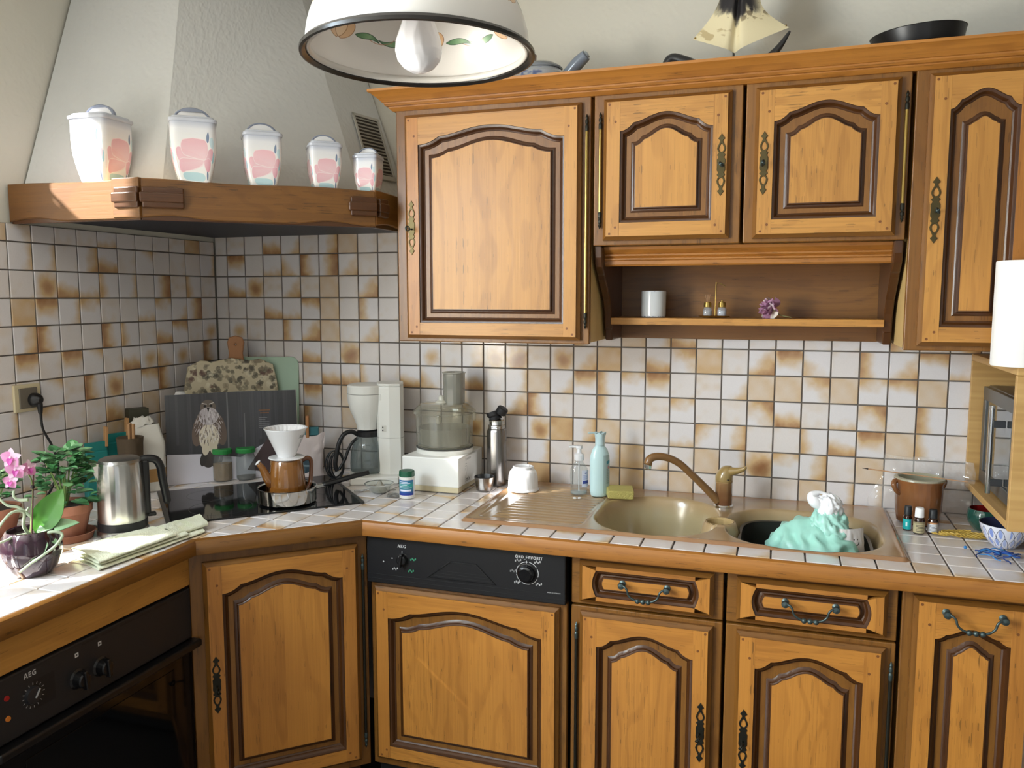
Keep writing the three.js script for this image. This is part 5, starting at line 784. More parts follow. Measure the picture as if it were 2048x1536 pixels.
const tubBottle = thing('tablet_tub', 'white tablet tub with green cap and blue label before the food processor', 'bottle', [0.944, CT + 0.0005, 0.331]); part(tubBottle, 'body', lathed([[0, 0], [0.0225, 0.0005], [0.024, 0.002], [0.024, 0.068], [0.0225, 0.070], [0, 0.070]], 36), WHITE_PLASTIC); part(tubBottle, 'cap', lathed([[0.0235, 0.069], [0.0247, 0.070], [0.0247, 0.076], [0.0242, 0.0765], [0.0242, 0.084], [0.0222, 0.087], [0, 0.087]], 36), mat(0x1c5b41, 0.4));
part(tubBottle, 'label', new THREE.CylinderGeometry(0.0242, 0.0242, 0.048, 32, 1, true, -0.9, 3.2).translate(0, 0.036, 0), print(0.077, 0.048, 512, (c, w, h) => { const g = c.createLinearGradient(0, 0, 0, h); g.addColorStop(0, '#2f6fb0'); g.addColorStop(0.35, '#2ea39a'); g.addColorStop(0.6, '#2a7f9a'); g.addColorStop(1, '#2a35a0'); c.fillStyle = g; c.fillRect(0, 0, w, h); c.fillStyle = '#eef'; c.fillRect(w * 0.1, h * 0.62, w * 0.5, h * 0.12); for (let i = 0; i < 5; i++) c.fillRect(w * 0.08, h * (0.1 + i * 0.1), w * (0.3 + rnd() * 0.3), h * 0.035); c.fillStyle = '#e8eaf2'; c.fillRect(w * 0.72, 0, w * 0.28, h); }, 0.4));
const fp = thing('food_processor', 'white food processor with clear bowl, tall feed tube and dark lettering', 'food processor', [0.985, CT + 0.0005, 0.125]);
{
  part(fp, 'motor_base', extrude([[-0.097, -0.122], [0.098, -0.122], [0.090, 0.112], [-0.090, 0.112]], 0.094, 0.004, [], 3).rotateX(-Math.PI / 2).translate(0, 0.020, 0), mat(0xf2f2ee, 0.4)); part(fp, 'cream_foot', extrude([[-0.095, -0.120], [0.096, -0.120], [0.088, 0.110], [-0.088, 0.110]], 0.020, 0.003, [], 2).rotateX(-Math.PI / 2).translate(0, 0.002, 0), CREAM);
  part(fp, 'side_print', mv(new THREE.PlaneGeometry(0.15, 0.090), 0.0967, 0.066, 0.035, 0, Math.PI / 2 - 0.035), print(0.15, 0.09, 1024, (c, w, h) => { c.fillStyle = '#f0f0ec'; c.fillRect(0, 0, w, h); c.fillStyle = '#3a3a3e'; c.font = `bold ${h * 0.20}px sans-serif`; c.fillText('magimix', w * 0.10, h * 0.92); c.font = `italic ${h * 0.13}px serif`; c.fillText('Cuisine Système', w * 0.05, h * 0.15); c.strokeStyle = '#77777c'; c.lineWidth = 6; c.beginPath(); c.moveTo(w * 0.20, h * 0.27); c.lineTo(w * 0.44, h * 0.27); c.moveTo(w * 0.20, h * 0.36); c.lineTo(w * 0.44, h * 0.36); c.lineTo(w * 0.44, h * 0.55); c.quadraticCurveTo(w * 0.42, h * 0.68, w * 0.32, h * 0.74); c.quadraticCurveTo(w * 0.22, h * 0.68, w * 0.20, h * 0.55); c.closePath(); c.stroke(); c.font = `${h * 0.09}px serif`; c.fillText('5100', w * 0.24, h * 0.50); }, 0.4));
  const CLEAR = mat(0xe6e5dc, 0.08, { transmission: 0.88, thickness: 0, clearcoat: 0.4 }), C2 = mat(0xd2d1c8, 0.12, { transmission: 0.68, thickness: 0, clearcoat: 0.4 });
  part(fp, 'white_ring', lathed([[0.088, 0.112], [0.093, 0.114], [0.0935, 0.128], [0.09, 0.130], [0, 0.130]], 64), WHITE_PLASTIC); part(fp, 'seal', lathed([[0.090, 0.1295], [0.0945, 0.130], [0.0945, 0.133], [0.090, 0.1335]], 64), mat(0x4d4d4a, 0.5));
  part(fp, 'bowl', lathed([[0, 0.134], [0.088, 0.134], [0.0925, 0.138], [0.0965, 0.24], [0.0985, 0.245]], 72), CLEAR); part(fp, 'inner_bowl', lathed([[0, 0.137], [0.078, 0.137], [0.083, 0.142], [0.087, 0.195]], 64), C2);
  part(fp, 'lid', lathed([[0.097, 0.242], [0.1035, 0.243], [0.1040, 0.249], [0.096, 0.258], [0.085, 0.268], [0.078, 0.274], [0.06, 0.277], [0, 0.278]], 72), CLEAR); for (const a of [2.9, 0.2, 4.6, 1.6]) part(fp, 'lid_clip', box(0.012, 0.028, 0.008, 0.104 * Math.sin(a), 0.234, 0.104 * Math.cos(a), 0.003), CLEAR);
  part(fp, 'feed_tube', lathed([[0.0345, 0.272], [0.0355, 0.28], [0.0365, 0.372], [0.0395, 0.375], [0.0395, 0.377], [0.035, 0.377], [0.034, 0.30], [0.033, 0.272]], 48), C2, [0.030, 0, -0.012]); part(fp, 'pusher', lathed([[0, 0.275], [0.030, 0.276], [0.031, 0.37], [0.024, 0.374], [0, 0.374]], 40), C2, [0.030, 0, -0.012]); part(fp, 'lid_knob', lathed([[0.022, 0.276], [0.02, 0.280], [0.010, 0.284], [0.009, 0.296], [0.006, 0.300], [0, 0.301]], 28), mat(0xd5d3c6, 0.3), [-0.006, 0, 0.010]);
}
const flask = thing('vacuum_flask', 'slim steel vacuum flask with its black stopper tilted open', 'flask', [1.152, CT + 0.0005, 0.078]); part(flask, 'body', lathed([[0, 0], [0.030, 0.0005], [0.0325, 0.003], [0.0325, 0.182], [0.029, 0.190], [0.0275, 0.191]], 48), mat(0x8b8886, 0.26, { metalness: 1, anisotropy: 0.5 })); part(flask, 'neck', lathed([[0.0275, 0.190], [0.0285, 0.193], [0.0275, 0.196], [0.0285, 0.199], [0.0275, 0.202], [0.024, 0.204], [0.024, 0.218], [0.0225, 0.220], [0, 0.220]], 40), STEEL); part(flask, 'stopper', [mv(lathed([[0, 0], [0.021, 0], [0.022, 0.006], [0.019, 0.012], [0.024, 0.018], [0.024, 0.030], [0, 0.031]], 24), -0.003, 0.218, 0, 0, 0, 0.35), mv(lathed([[0, 0], [0.017, 0], [0.0185, 0.004], [0.0185, 0.020], [0.016, 0.023], [0, 0.023]], 20), 0.012, 0.240, 0, 0, 0, -0.55)], BLACK_MATT);
const cup = thing('flask_cup', 'small steel flask cup, black inside, standing before the flask', 'cup', [1.141, CT + 0.0005, 0.168]); part(cup, 'cup', lathed([[0, 0.0005], [0.022, 0.0005], [0.026, 0.003], [0.0325, 0.044], [0.0325, 0.046], [0.031, 0.046]], 40), mat(0x9a948e, 0.25, { metalness: 1 })); part(cup, 'lining', lathed([[0.0325, 0.0465], [0.031, 0.048], [0.030, 0.045], [0.024, 0.006], [0, 0.005]], 40), BLACK);
const bowlU = thing('white_bowl', 'white bowl turned upside down on the draining board', 'bowl', [1.262, CT + 0.0055, 0.135]); part(bowlU, 'bowl', lathed([[0.046, 0.001], [0.0515, 0.0005], [0.0520, 0.003], [0.0485, 0.010], [0.0470, 0.045], [0.043, 0.060], [0.036, 0.068], [0.034, 0.069], [0.033, 0.0765], [0.030, 0.0775], [0.029, 0.072], [0, 0.070]], 56), WHITE_GLAZE);
const squash = (g, kx, kz) => { g.scale(kx, 1, kz); g.computeVertexNormals(); return g; };
const soap = thing('soap_dispenser', 'clear hand soap bottle with white pump, nearly empty', 'bottle', [1.448, CT + 0.0052, 0.142], 0.35); part(soap, 'bottle', squash(lathe([[0, 0.001], [0.024, 0.001], [0.027, 0.006], [0.0265, 0.03], [0.0285, 0.06], [0.0265, 0.085], [0.018, 0.098], [0.013, 0.104], [0.013, 0.112]], 48), 1.0, 0.66), mat(0xf2f5f5, 0.05, { transmission: 0.92, thickness: 0 })); part(soap, 'residue', squash(lathe([[0, 0.002], [0.023, 0.003], [0.0255, 0.006], [0.0255, 0.012], [0, 0.012]], 32), 1.0, 0.62), mat(0xdde6e8, 0.1, { transmission: 0.7, thickness: 0 })); part(soap, 'pump', [lathed([[0.0145, 0.110], [0.0150, 0.112], [0.0150, 0.128], [0.012, 0.131], [0.0075, 0.133], [0.007, 0.146], [0.0105, 0.148], [0.0105, 0.156], [0, 0.158]], 28), mv(box(0.036, 0.007, 0.010, -0.014, 0.153, 0, 0.003), 0, 0, 0)], mat(0xeceef2, 0.3)); part(soap, 'dip_tube', tube([[0, 0.11, 0], [0, 0.01, 0]], 0.002, 4, 8), mat(0xe8eaee, 0.3));
part(soap, 'label', surface((u, v) => { const a = lerp(0.25, 1.5, u), y = lerp(0.028, 0.080, v), r = 0.0287; return [Math.sin(a) * r, y, Math.cos(a) * r * 0.67]; }, 12, 2), print(0.034, 0.052, 256, (c, w, h) => { c.fillStyle = '#d5d9ea'; c.fillRect(0, 0, w, h); c.fillStyle = '#3c4c9c'; c.fillRect(w * 0.1, h * 0.62, w * 0.8, h * 0.2); c.fillRect(w * 0.3, h * 0.15, w * 0.3, h * 0.06); c.fillStyle = '#7f8cc4'; for (let i = 0; i < 5; i++) c.fillRect(w * 0.15, h * (0.3 + i * 0.06), w * 0.6, h * 0.025); }, 0.4));
const det = thing('detergent_bottle', 'tall pale aqua bottle with fluted cap and printed side, beside the sponge', 'bottle', [1.514, CT + 0.0052, 0.142], 0.55);
{
  const prof = [[0, 0.0005], [0.024, 0.0005], [0.028, 0.005], [0.031, 0.02], [0.0315, 0.11], [0.0300, 0.130], [0.024, 0.148], [0.016, 0.158], [0.0145, 0.162], [0.0145, 0.164]]; part(det, 'bottle', squash(lathe(prof, 56), 1.0, 0.70), mat(0xc8e6ea, 0.3, { clearcoat: 0.2 }));
  const cap = lathe([[0.0150, 0.162], [0.0148, 0.180], [0.0165, 0.194], [0.019, 0.200], [0.016, 0.199], [0, 0.196]], 48), p = cap.attributes.position; for (let i = 0; i < p.count; i++) if (p.getY(i) > 0.19) { const a = Math.atan2(p.getZ(i), p.getX(i)); p.setY(i, p.getY(i) + 0.003 * Math.cos(a * 6)); } cap.computeVertexNormals(); part(det, 'cap', [cap, box(0.030, 0.0045, 0.009, -0.024, 0.201, 0, 0.002)], mat(0xbfd9de, 0.3));
  part(det, 'label', surface((u, v) => { const a = lerp(0.15, 2.0, u), y = lerp(0.012, 0.132, v), r = y > 0.11 ? lerp(0.0318, 0.0300, (y - 0.11) / 0.022) : 0.0318; return [Math.sin(a) * r, y, Math.cos(a) * r * 0.705]; }, 16, 10), print(0.055, 0.12, 384, (c, w, h) => { c.fillStyle = '#a4bfc2'; c.fillRect(0, 0, w, h); c.fillStyle = '#3a8fa6'; c.beginPath(); c.moveTo(w * 0.2, h * 0.16); c.lineTo(w * 0.85, h * 0.09); c.lineTo(w * 0.85, h * 0.17); c.lineTo(w * 0.2, h * 0.24); c.fill(); c.fillStyle = '#5d7477'; for (let i = 0; i < 16; i++) c.fillRect(w * 0.2, h * (0.36 + i * 0.025), w * (0.3 + rnd() * 0.4), h * 0.008); c.fillStyle = '#c98a90'; c.beginPath(); c.arc(w * 0.38, h * 0.32, w * 0.09, 0, 7); c.fill(); c.fillStyle = '#eef2f2'; c.fillRect(w * 0.25, h * 0.84, w * 0.35, h * 0.12); c.fillStyle = '#333'; for (let i = 0; i < 9; i++) c.fillRect(w * (0.27 + i * 0.034), h * 0.85, w * 0.015, h * 0.10); }, 0.35));
}
const pill = [[1.452, 0.212], [1.466, 0.207]].map(([x, z], i) => { const t = thing('soap_bead', ['tiny white tablet on the drainer, left of a touching pair by the soap bottle', 'tiny white tablet on the drainer, right of a touching pair by the soap bottle'][i], 'tablet', [x, CT + 0.0075, z], 0, 'white tablets by the soap bottle'); part(t, 'tablet', mv(new THREE.SphereGeometry(0.0055, 16, 10), 0, 0.0032, 0, 0, i, 0, [1.2, 0.6, 1]), WHITE_GLAZE); return t; });
const sponge = thing('sponge', 'yellow cellulose sponge tilted on the rim of the oval sink bowl', 'sponge', [1.578, CT + 0.006, 0.142], 0.30);
{
  const cell = dataTex(128, 128, (u, v) => { const q = fbm(u * 34, v * 34, 3, 2) > 0.52 ? 255 : 120; return [q, q, q]; }, false), g = new RoundedBoxGeometry(0.085, 0.026, 0.062, 8, 0.004).translate(0, 0.014, 0), p = g.attributes.position; for (let i = 0; i < p.count; i++) { const x = p.getX(i), z = p.getZ(i); p.setY(i, p.getY(i) + 0.010 * smooth(0.02, -0.03, z) * 0 + 0.0012 * (noise3(x * 400, z * 400, p.getY(i) * 400) - 0.5)); p.setX(i, x * (1 - 0.25 * (z + 0.03) / 0.06 * 0.3)); }
  g.computeVertexNormals(); part(sponge, 'sponge', metreUV(g), new THREE.MeshPhysicalMaterial({ color: 0xb9ae66, roughness: 0.95, bumpMap: cell, bumpScale: 0.0012 }), [0, 0.003, 0], [0.10, 0, -0.04]); cell.repeat.set(14, 14);
}
// ---------- in the large bowl and right of the sink ----------
const gbag = thing('plastic_bag', 'crumpled mint green plastic bag with a knotted white top in the sink', 'bag', [2.135, 0.742, 0.365]);
{
  const blob = (sx, sy, sz, s, f, am, seg = 72) => { const g = mergeVertices(new THREE.SphereGeometry(1, seg, seg / 2).deleteAttribute('uv').deleteAttribute('normal')), p = g.attributes.position; for (let i = 0; i < p.count; i++) { const x = p.getX(i), y = p.getY(i), z = p.getZ(i), r = 1 + am * (Math.abs(fbm(x * f + s + 9, y * f + 9, z * f + s, 3) - 0.5) * -3.2 + 0.35) + 0.22 * (noise3(x * 1.6 + s, y * 1.6, z * 1.6) - 0.5); p.setXYZ(i, x * r * sx, y * r * sy, z * r * sz); } g.computeVertexNormals(); return g; };
  part(gbag, 'bag', blob(0.112, 0.090, 0.105, 4.2, 2.6, 0.22).translate(0, 0.082, 0), mat(0xa9e4d6, 0.35, { transmission: 0.12, thickness: 0 })); part(gbag, 'gathered_neck', blob(0.055, 0.075, 0.048, 8.2, 3.4, 0.30).translate(0.032, 0.140, 0.01), mat(0xb2e8dc, 0.35, { transmission: 0.12, thickness: 0 }));
  part(gbag, 'knot', [blob(0.030, 0.034, 0.028, 2.2, 3.4, 0.4, 48).translate(0.036, 0.212, 0.012), blob(0.024, 0.016, 0.020, 6.1, 3, 0.4, 40).translate(0.012, 0.226, 0.010), taper([[0.020, 0.215, 0.014], [0.0, 0.226, 0.02], [-0.008, 0.240, 0.018], [0.012, 0.250, 0.014], [0.034, 0.240, 0.012], [0.048, 0.222, 0.016], [0.044, 0.20, 0.02]], (t) => 0.010 + 0.006 * Math.sin(t * 9), 0, 40, 10)], mat(0xf4f6fa, 0.45));
}
const wbag = thing('white_bag', 'white printed bag with a small smiling face beside the green bag', 'bag', [2.222, 0.742, 0.390], 0.55);
{ const g = surface((u, v) => { const a = (u - 0.5) * 2.6, r = 0.048 * (1 - 0.25 * v); return [Math.sin(a) * r, 0.002 + v * 0.165, Math.cos(a) * 0.030 * (1 - 0.5 * v) + 0.006 * (fbm(u * 8, v * 8, 5) - 0.5)]; }, 30, 20); part(wbag, 'bag', g, print(0.10, 0.165, 384, (c, w, h) => { c.fillStyle = '#dcd8d8'; c.fillRect(0, 0, w, h); c.strokeStyle = '#222'; c.lineWidth = 9; c.beginPath(); c.arc(w * 0.55, h * 0.20, w * 0.10, 0.2, 2.9); c.stroke(); c.fillStyle = '#222'; for (const x of [0.50, 0.60]) { c.beginPath(); c.arc(w * x, h * 0.17, 7, 0, 7); c.fill(); } c.font = 'bold 64px sans-serif'; c.fillText('maï', w * 0.45, h * 0.46); }, 0.5)); }
const crock = thing('stoneware_crock', 'brown glazed stoneware crock with small ear handles and pale rim', 'crock', [2.414, CT + 0.0005, 0.135]);
{
  const tx = dataTex(128, 128, (u, v) => mix3([152, 100, 58], [104, 66, 42], clamp(0.35 + 0.5 * (fbm(u * 9, v * 2.2, 4) - 0.5) + 0.45 * smooth(0.62, 0.9, noise3(u * 14, v * 1.2, 2)) + 0.4 * smooth(0.10, 0.0, v)))), CG = new THREE.MeshPhysicalMaterial({ map: tx, roughness: 0.22, clearcoat: 0.6 });
  part(crock, 'body', lathed([[0, 0.001], [0.050, 0.001], [0.055, 0.006], [0.059, 0.04], [0.0605, 0.085], [0.060, 0.108], [0.064, 0.117], [0.0645, 0.123]], 64), CG); part(crock, 'rim', lathed([[0.0645, 0.122], [0.0635, 0.127], [0.056, 0.1285], [0.0535, 0.125], [0.054, 0.10], [0.052, 0.02], [0, 0.012]], 64), mat(0xa3a08a, 0.3)); for (const s of [-1, 1]) part(crock, 'ear', mv(taper([[0.055, 0.118, 0.010], [0.070, 0.116, 0.006], [0.076, 0.108, 0], [0.068, 0.090, -0.002], [0.056, 0.082, -0.002]], 0.0075, 0.006, 20, 12), 0, 0, 0, 0, s > 0 ? 0.45 : Math.PI + 0.45), CG);
}
const skewer = thing('wooden_skewer', 'thin wooden skewer with a charred tip laid across the crock', 'skewer', [2.414, CT + 0.1300, 0.150], -0.25); part(skewer, 'stick', taper([[-0.135, 0.008, 0], [0, 0.004, 0], [0.115, 0.0005, 0]], 0.0017, 0.0013, 10, 8), mat(0xb58a64, 0.7)); part(skewer, 'charred_tip', taper([[-0.150, 0.0085, 0], [-0.142, 0.0083, 0], [-0.134, 0.008, 0]], 0.0006, 0.0021, 8, 8), mat(0x2c211b, 0.8));
const film = thing('clear_bag', 'crumpled clear plastic bag behind the crock, against the tiles', 'bag', [2.42, CT + 0.0005, 0.045]);
{ const sh = (s, z) => creased(surface((u, v) => { const L = -0.125 + 0.045 * smooth(0.15, 0.8, v) * (1 - v * 0.2), R = 0.145; return [lerp(L, R, u) + 0.006 * (noise3(v * 9, s) - 0.5), 0.002 + v * (0.168 - 0.012 * u) + 0.008 * (noise3(u * 7, s) - 0.5), z + 0.030 * (fbm(u * 5 + s, v * 5, s, 4) - 0.5) + 0.012 * Math.abs(fbm(u * 9, v * 4, s + 2) - 0.5)]; }, 44, 34), 0.25); part(film, 'front_film', sh(3, 0.012), mat(0xffffff, 0.08, { transmission: 0.88, thickness: 0, clearcoat: 0.6 })); part(film, 'back_film', sh(8, -0.012), mat(0xffffff, 0.10, { transmission: 0.9, thickness: 0 })); }
function vial(label, at, r, h, cap, glass, draw, k) {
  const t = thing('small_bottle', label, 'bottle', at, 0.6, 'small dropper bottles by the sink'); part(t, 'bottle', lathed([[0, 0], [r * 0.95, 0.0005], [r, 0.002], [r, h * 0.55], [r * 0.75, h * 0.64], [r * 0.6, h * 0.67], [0, h * 0.67]], 28), glass); part(t, 'cap', lathed([[r * 0.80, h * 0.64], [r * 0.84, h * 0.65], [r * 0.78, h * 0.97], [r * 0.68, h], [0, h]], 28), cap); part(t, 'label', new THREE.CylinderGeometry(r * 1.015, r * 1.015, h * 0.42, 24, 1, true, -2.2, 3.6).translate(0, h * 0.27, 0), print(r * 3.65, h * 0.42, 256, draw, 0.4)); return t;
}
const AMBER = mat(0x2a1209, 0.1, { clearcoat: 0.8 }), DARKCAP = mat(0x1c2024, 0.5), lines = (bg, fg, hd) => (c, w, h) => { c.fillStyle = bg; c.fillRect(0, 0, w, h); c.fillStyle = hd; c.fillRect(0, 0, w, h * 0.16); c.fillStyle = fg; for (let i = 0; i < 5; i++) c.fillRect(w * 0.25, h * (0.28 + i * 0.13), w * (0.25 + rnd() * 0.3), h * 0.05); };
vial('small bottle with black cap and turquoise label, leftmost by the sink corner', [2.376, CT + 0.0005, 0.230], 0.0115, 0.066, DARKCAP, AMBER, (c, w, h) => { c.fillStyle = '#22b5b8'; c.fillRect(0, 0, w, h); c.fillStyle = '#c9bfd8'; c.fillRect(w * 0.62, 0, w * 0.38, h); c.fillStyle = '#e8f6f6'; c.fillRect(w * 0.3, h * 0.3, w * 0.1, h * 0.4); });
vial('small amber bottle with white cap and beige label, middle of the three', [2.400, CT + 0.0005, 0.258], 0.0138, 0.070, mat(0xf2f3f6, 0.4), AMBER, lines('#b3a987', '#4b4636', '#8e8566'));
vial('small bottle with dark cap and white label, rightmost of the three', [2.435, CT + 0.0005, 0.242], 0.0128, 0.064, DARKCAP, AMBER, lines('#d6d8de', '#777c86', '#c08a5e'));
const rope = thing('gold_cord', 'coiled braided gold cord lying before the green bowl', 'cord', [2.505, CT + 0.0035, 0.262]);
{ const q = []; for (let i = 0; i <= 46; i++) { const a = i / 46 * 6.283 * 2.4 + 2.6, r = 0.034 + 0.008 * Math.sin(i * 0.7); q.push([Math.cos(a) * r * 1.35, 0.003 + 0.0035 * Math.floor(i / 18), Math.sin(a) * r * 0.55]); } q.unshift([-0.075, 0.001, -0.012], [-0.060, 0.002, 0.0]); const c = curve(q), strand = (ph) => { const P = []; const N = 260, f = c.computeFrenetFrames(N); for (let i = 0; i <= N; i++) { const t = i / N, a = t * 150 + ph, o = c.getPointAt(t); o.addScaledVector(f.normals[i], 0.0017 * Math.cos(a)).addScaledVector(f.binormals[i], 0.0017 * Math.sin(a)); P.push([o.x, o.y, o.z]); } return tube(P, 0.0019, 420, 5); }; for (const ph of [0, 3.14]) part(rope, 'strand', strand(ph), mat(0xbfa04a, 0.4)); }
const gbowl = thing('green_bowl', 'glossy dark green bowl with red inside, half hidden under the microwave shelf', 'bowl', [2.572, CT + 0.0005, 0.165]); part(gbowl, 'bowl', lathed([[0, 0.001], [0.026, 0.001], [0.028, 0.004], [0.040, 0.020], [0.044, 0.036], [0.041, 0.054], [0.0385, 0.058]], 48), mat(0x1f4a41, 0.12, { clearcoat: 0.8 })); part(gbowl, 'lining', lathed([[0.0385, 0.0575], [0.037, 0.058], [0.038, 0.045], [0.036, 0.02], [0, 0.006]], 48), mat(0x6d1412, 0.25));
const bbowl = thing('patterned_bowl', 'blue and white bowl with leaf pattern at the right worktop edge', 'bowl', [2.585, CT + 0.0005, 0.318]);
{
  const bt = canvasTex(1024, 256, (c, w, h) => { c.fillStyle = '#dfe2ee'; c.fillRect(0, 0, w, h); for (let r = 0; r < 3; r++) for (let k = 0; k < 16; k++) { const x = (k + (r % 2) / 2) * w / 16, y = h * (0.22 + r * 0.28); c.fillStyle = ['#8fa3dc', '#aebbe4', '#7f95d6'][(k + r) % 3]; c.beginPath(); c.moveTo(x, y - 38); c.quadraticCurveTo(x + 30, y, x, y + 38); c.quadraticCurveTo(x - 30, y, x, y - 38); c.fill(); c.strokeStyle = '#4a4f68'; c.lineWidth = 4; c.beginPath(); c.moveTo(x - 32, y + 36); c.quadraticCurveTo(x - 30, y - 10, x, y - 42); c.quadraticCurveTo(x + 30, y - 10, x + 32, y + 36); c.stroke(); } }); bt.wrapS = THREE.RepeatWrapping;
  const pr = [[0.024, 0.001], [0.026, 0.001], [0.034, 0.010], [0.046, 0.026], [0.054, 0.044], [0.0575, 0.060]]; part(bbowl, 'bowl', lathe(pr, 56), new THREE.MeshPhysicalMaterial({ map: bt, roughness: 0.15, clearcoat: 0.6 })); part(bbowl, 'lining', lathe([[0.0575, 0.060], [0.0560, 0.0612], [0.0545, 0.058], [0.050, 0.042], [0.03, 0.012], [0, 0.007]], 56), mat(0x2c3350, 0.2)); part(bbowl, 'foot', lathe([[0, 0.0005], [0.025, 0.0005], [0.026, 0.003], [0.024, 0.006]], 40), WHITE_GLAZE);
}
const yarn = thing('blue_threads', 'tangle of blue threads lying before the patterned bowl', 'thread', [2.540, CT + 0.0025, 0.410]);
{ const YM = [mat(0x1f4fa8, 0.6), mat(0x163a7c, 0.6), mat(0x2f7fc4, 0.6)]; for (let k = 0; k < 16; k++) { const q = []; let x = rr(-0.045, 0.02), z = rr(-0.03, 0.02), a = rr(-0.6, 1.2); for (let i = 0; i < 7; i++) { q.push([x, 0.002 + 0.008 * rnd() * Math.sin(i / 6 * Math.PI), z]); x += 0.010 * Math.cos(a); z += 0.010 * Math.sin(a); a += rr(-0.7, 0.7); } part(yarn, 'thread', tube(q, 0.0014, 20, 6), YM[k % 3]); } part(yarn, 'end_knot', mv(new THREE.SphereGeometry(0.004, 10, 8), -0.052, 0.004, -0.035), YM[2]); }
// ---------- microwave shelf and paper roll ----------
const mwBox = thing('microwave_shelf', 'light oak open box on the wall holding the microwave oven', 'shelf', [2.55, 0, 0]);
part(mwBox, 'top_board', wood(bx(0, 0.40, 1.318, 1.336, 0.004, 0.485), 'x').clone(), LIGHT_OAK); part(mwBox, 'bottom_board', wood(bx(0, 0.40, 0.957, 0.975, 0.004, 0.467), 'z'), LIGHT_OAK); part(mwBox, 'side_board', wood(bx(0, 0.40, 0.976, 1.317, 0.004, 0.020), 'x'), LIGHT_OAK); part(mwBox, 'side_board', wood(bx(0, 0.40, 0.955, 1.317, 0.468, 0.485), 'x'), LIGHT_OAK); part(mwBox, 'back_board', bx(0.392, 0.40, 0.976, 1.317, 0.021, 0.467), LIGHT_SIDE);
const mw = thing('microwave', 'grey microwave oven with mirror door and bar handle in the oak box', 'microwave', [2.580, 0.9755, 0.030]);
{
  const L = 0.425, MG = mat(0x6b6c6c, 0.35, { metalness: 0.6 }); part(mw, 'housing', bx(0.012, 0.34, 0.004, 0.275, 0, L, 0.004), MG); for (const z of [0.04, 0.385]) for (const x of [0.05, 0.30]) part(mw, 'foot', bx(x - 0.01, x + 0.01, 0, 0.006, z - 0.01, z + 0.01, 0.002), BLACK);
  const d = sub(mw, 'door', [0, 0, 0]); part(d, 'frame', [bx(0, 0.014, 0.006, 0.040, 0, L), bx(0, 0.014, 0.236, 0.272, 0, L), bx(0, 0.014, 0.040, 0.236, 0, 0.030), bx(0, 0.014, 0.040, 0.236, L - 0.12, L)], MG); part(d, 'window', bx(0.004, 0.010, 0.038, 0.238, 0.028, L - 0.118, 0.001), mat(0x8d9396, 0.03, { metalness: 0.9 })); part(d, 'handle', mv(lathed([[0, 0], [0.0065, 0], [0.0065, 0.225], [0, 0.225]], 20), -0.030, 0.022, 0.245), CHROME); for (const y of [0.05, 0.20]) part(d, 'handle_stay', bx(-0.030, 0.002, y - 0.009, y + 0.009, 0.240, 0.250, 0.002), mat(0x35373a, 0.4));
}
const roll = thing('paper_roll', 'white kitchen paper roll standing on the oak microwave box', 'paper roll', [2.570, 1.3365, 0.430]); part(roll, 'roll', lathed([[0.020, 0.002], [0.063, 0.0], [0.0645, 0.003], [0.0640, 0.240], [0.0625, 0.242], [0.020, 0.241]], 56), mat(0xf4f3f1, 0.9)); part(roll, 'core', lathed([[0.020, 0.001], [0.018, 0.001], [0.018, 0.243], [0.020, 0.243]], 32), mat(0xa58a68, 0.8));
// ---------- in the niche ----------
const NY = 1.4345;
const mug = thing('mug', 'white mug with blue painted motifs standing in the dark left of the niche', 'mug', [1.668, NY, 0.115]); { const mt = canvasTex(1024, 256, (c, w, h) => { c.fillStyle = '#dfe3e6'; c.fillRect(0, 0, w, h); c.fillStyle = '#5f7197'; for (let k = 0; k < 14; k++) { const x = (k + 0.5) * w / 14; for (let i = 0; i < 7; i++) { c.beginPath(); c.arc(x + rr(-20, 20), h * 0.78 + rr(-14, 14), 6 + rnd() * 8, 0, 7); c.fill(); } c.globalAlpha = 0.8; for (let i = 0; i < 4; i++) { c.beginPath(); c.arc(x + rr(-16, 16), h * 0.20 + i * 8, 7 - i, 0, 7); c.fill(); } c.globalAlpha = 1; } c.fillStyle = '#8a96b4'; c.fillRect(w * 0.55, h * 0.42, w * 0.06, h * 0.12); }); mt.wrapS = THREE.RepeatWrapping; part(mug, 'cup', lathe([[0.034, 0.001], [0.0365, 0.004], [0.0370, 0.076], [0.0360, 0.079]], 48), new THREE.MeshPhysicalMaterial({ map: mt, roughness: 0.2, clearcoat: 0.4 })); part(mug, 'inside', lathe([[0.036, 0.079], [0.0345, 0.078], [0.034, 0.01], [0, 0.006]], 40), WHITE_GLAZE); part(mug, 'base', lathe([[0, 0.0005], [0.034, 0.001], [0.034, 0.004]], 40), WHITE_GLAZE); part(mug, 'handle', taper([[-0.02, 0.062, -0.03], [-0.032, 0.064, -0.044], [-0.036, 0.045, -0.052], [-0.032, 0.022, -0.044], [-0.02, 0.016, -0.03]], 0.005, 0.005, 20, 10), WHITE_GLAZE); }
const stand = thing('cruet_stand', 'brass tray with upright handle carrying two little glass shakers', 'stand', [1.848, NY, 0.120]); part(stand, 'tray', lathed([[0, 0.001], [0.03, 0.001], [0.042, 0.003], [0.046, 0.006], [0.045, 0.0065], [0.03, 0.004], [0, 0.004]], 40).scale(1, 1, 0.75), BRASS); part(stand, 'post', tube([[0.002, 0.003, 0], [0.002, 0.06, 0], [0.003, 0.104, 0]], 0.0018, 10, 8), BRASS); part(stand, 'hook', tube([[0.003, 0.103, 0], [0.010, 0.101, 0.004], [0.022, 0.097, 0.010], [0.029, 0.092, 0.014]], 0.0013, 14, 8), BRASS);
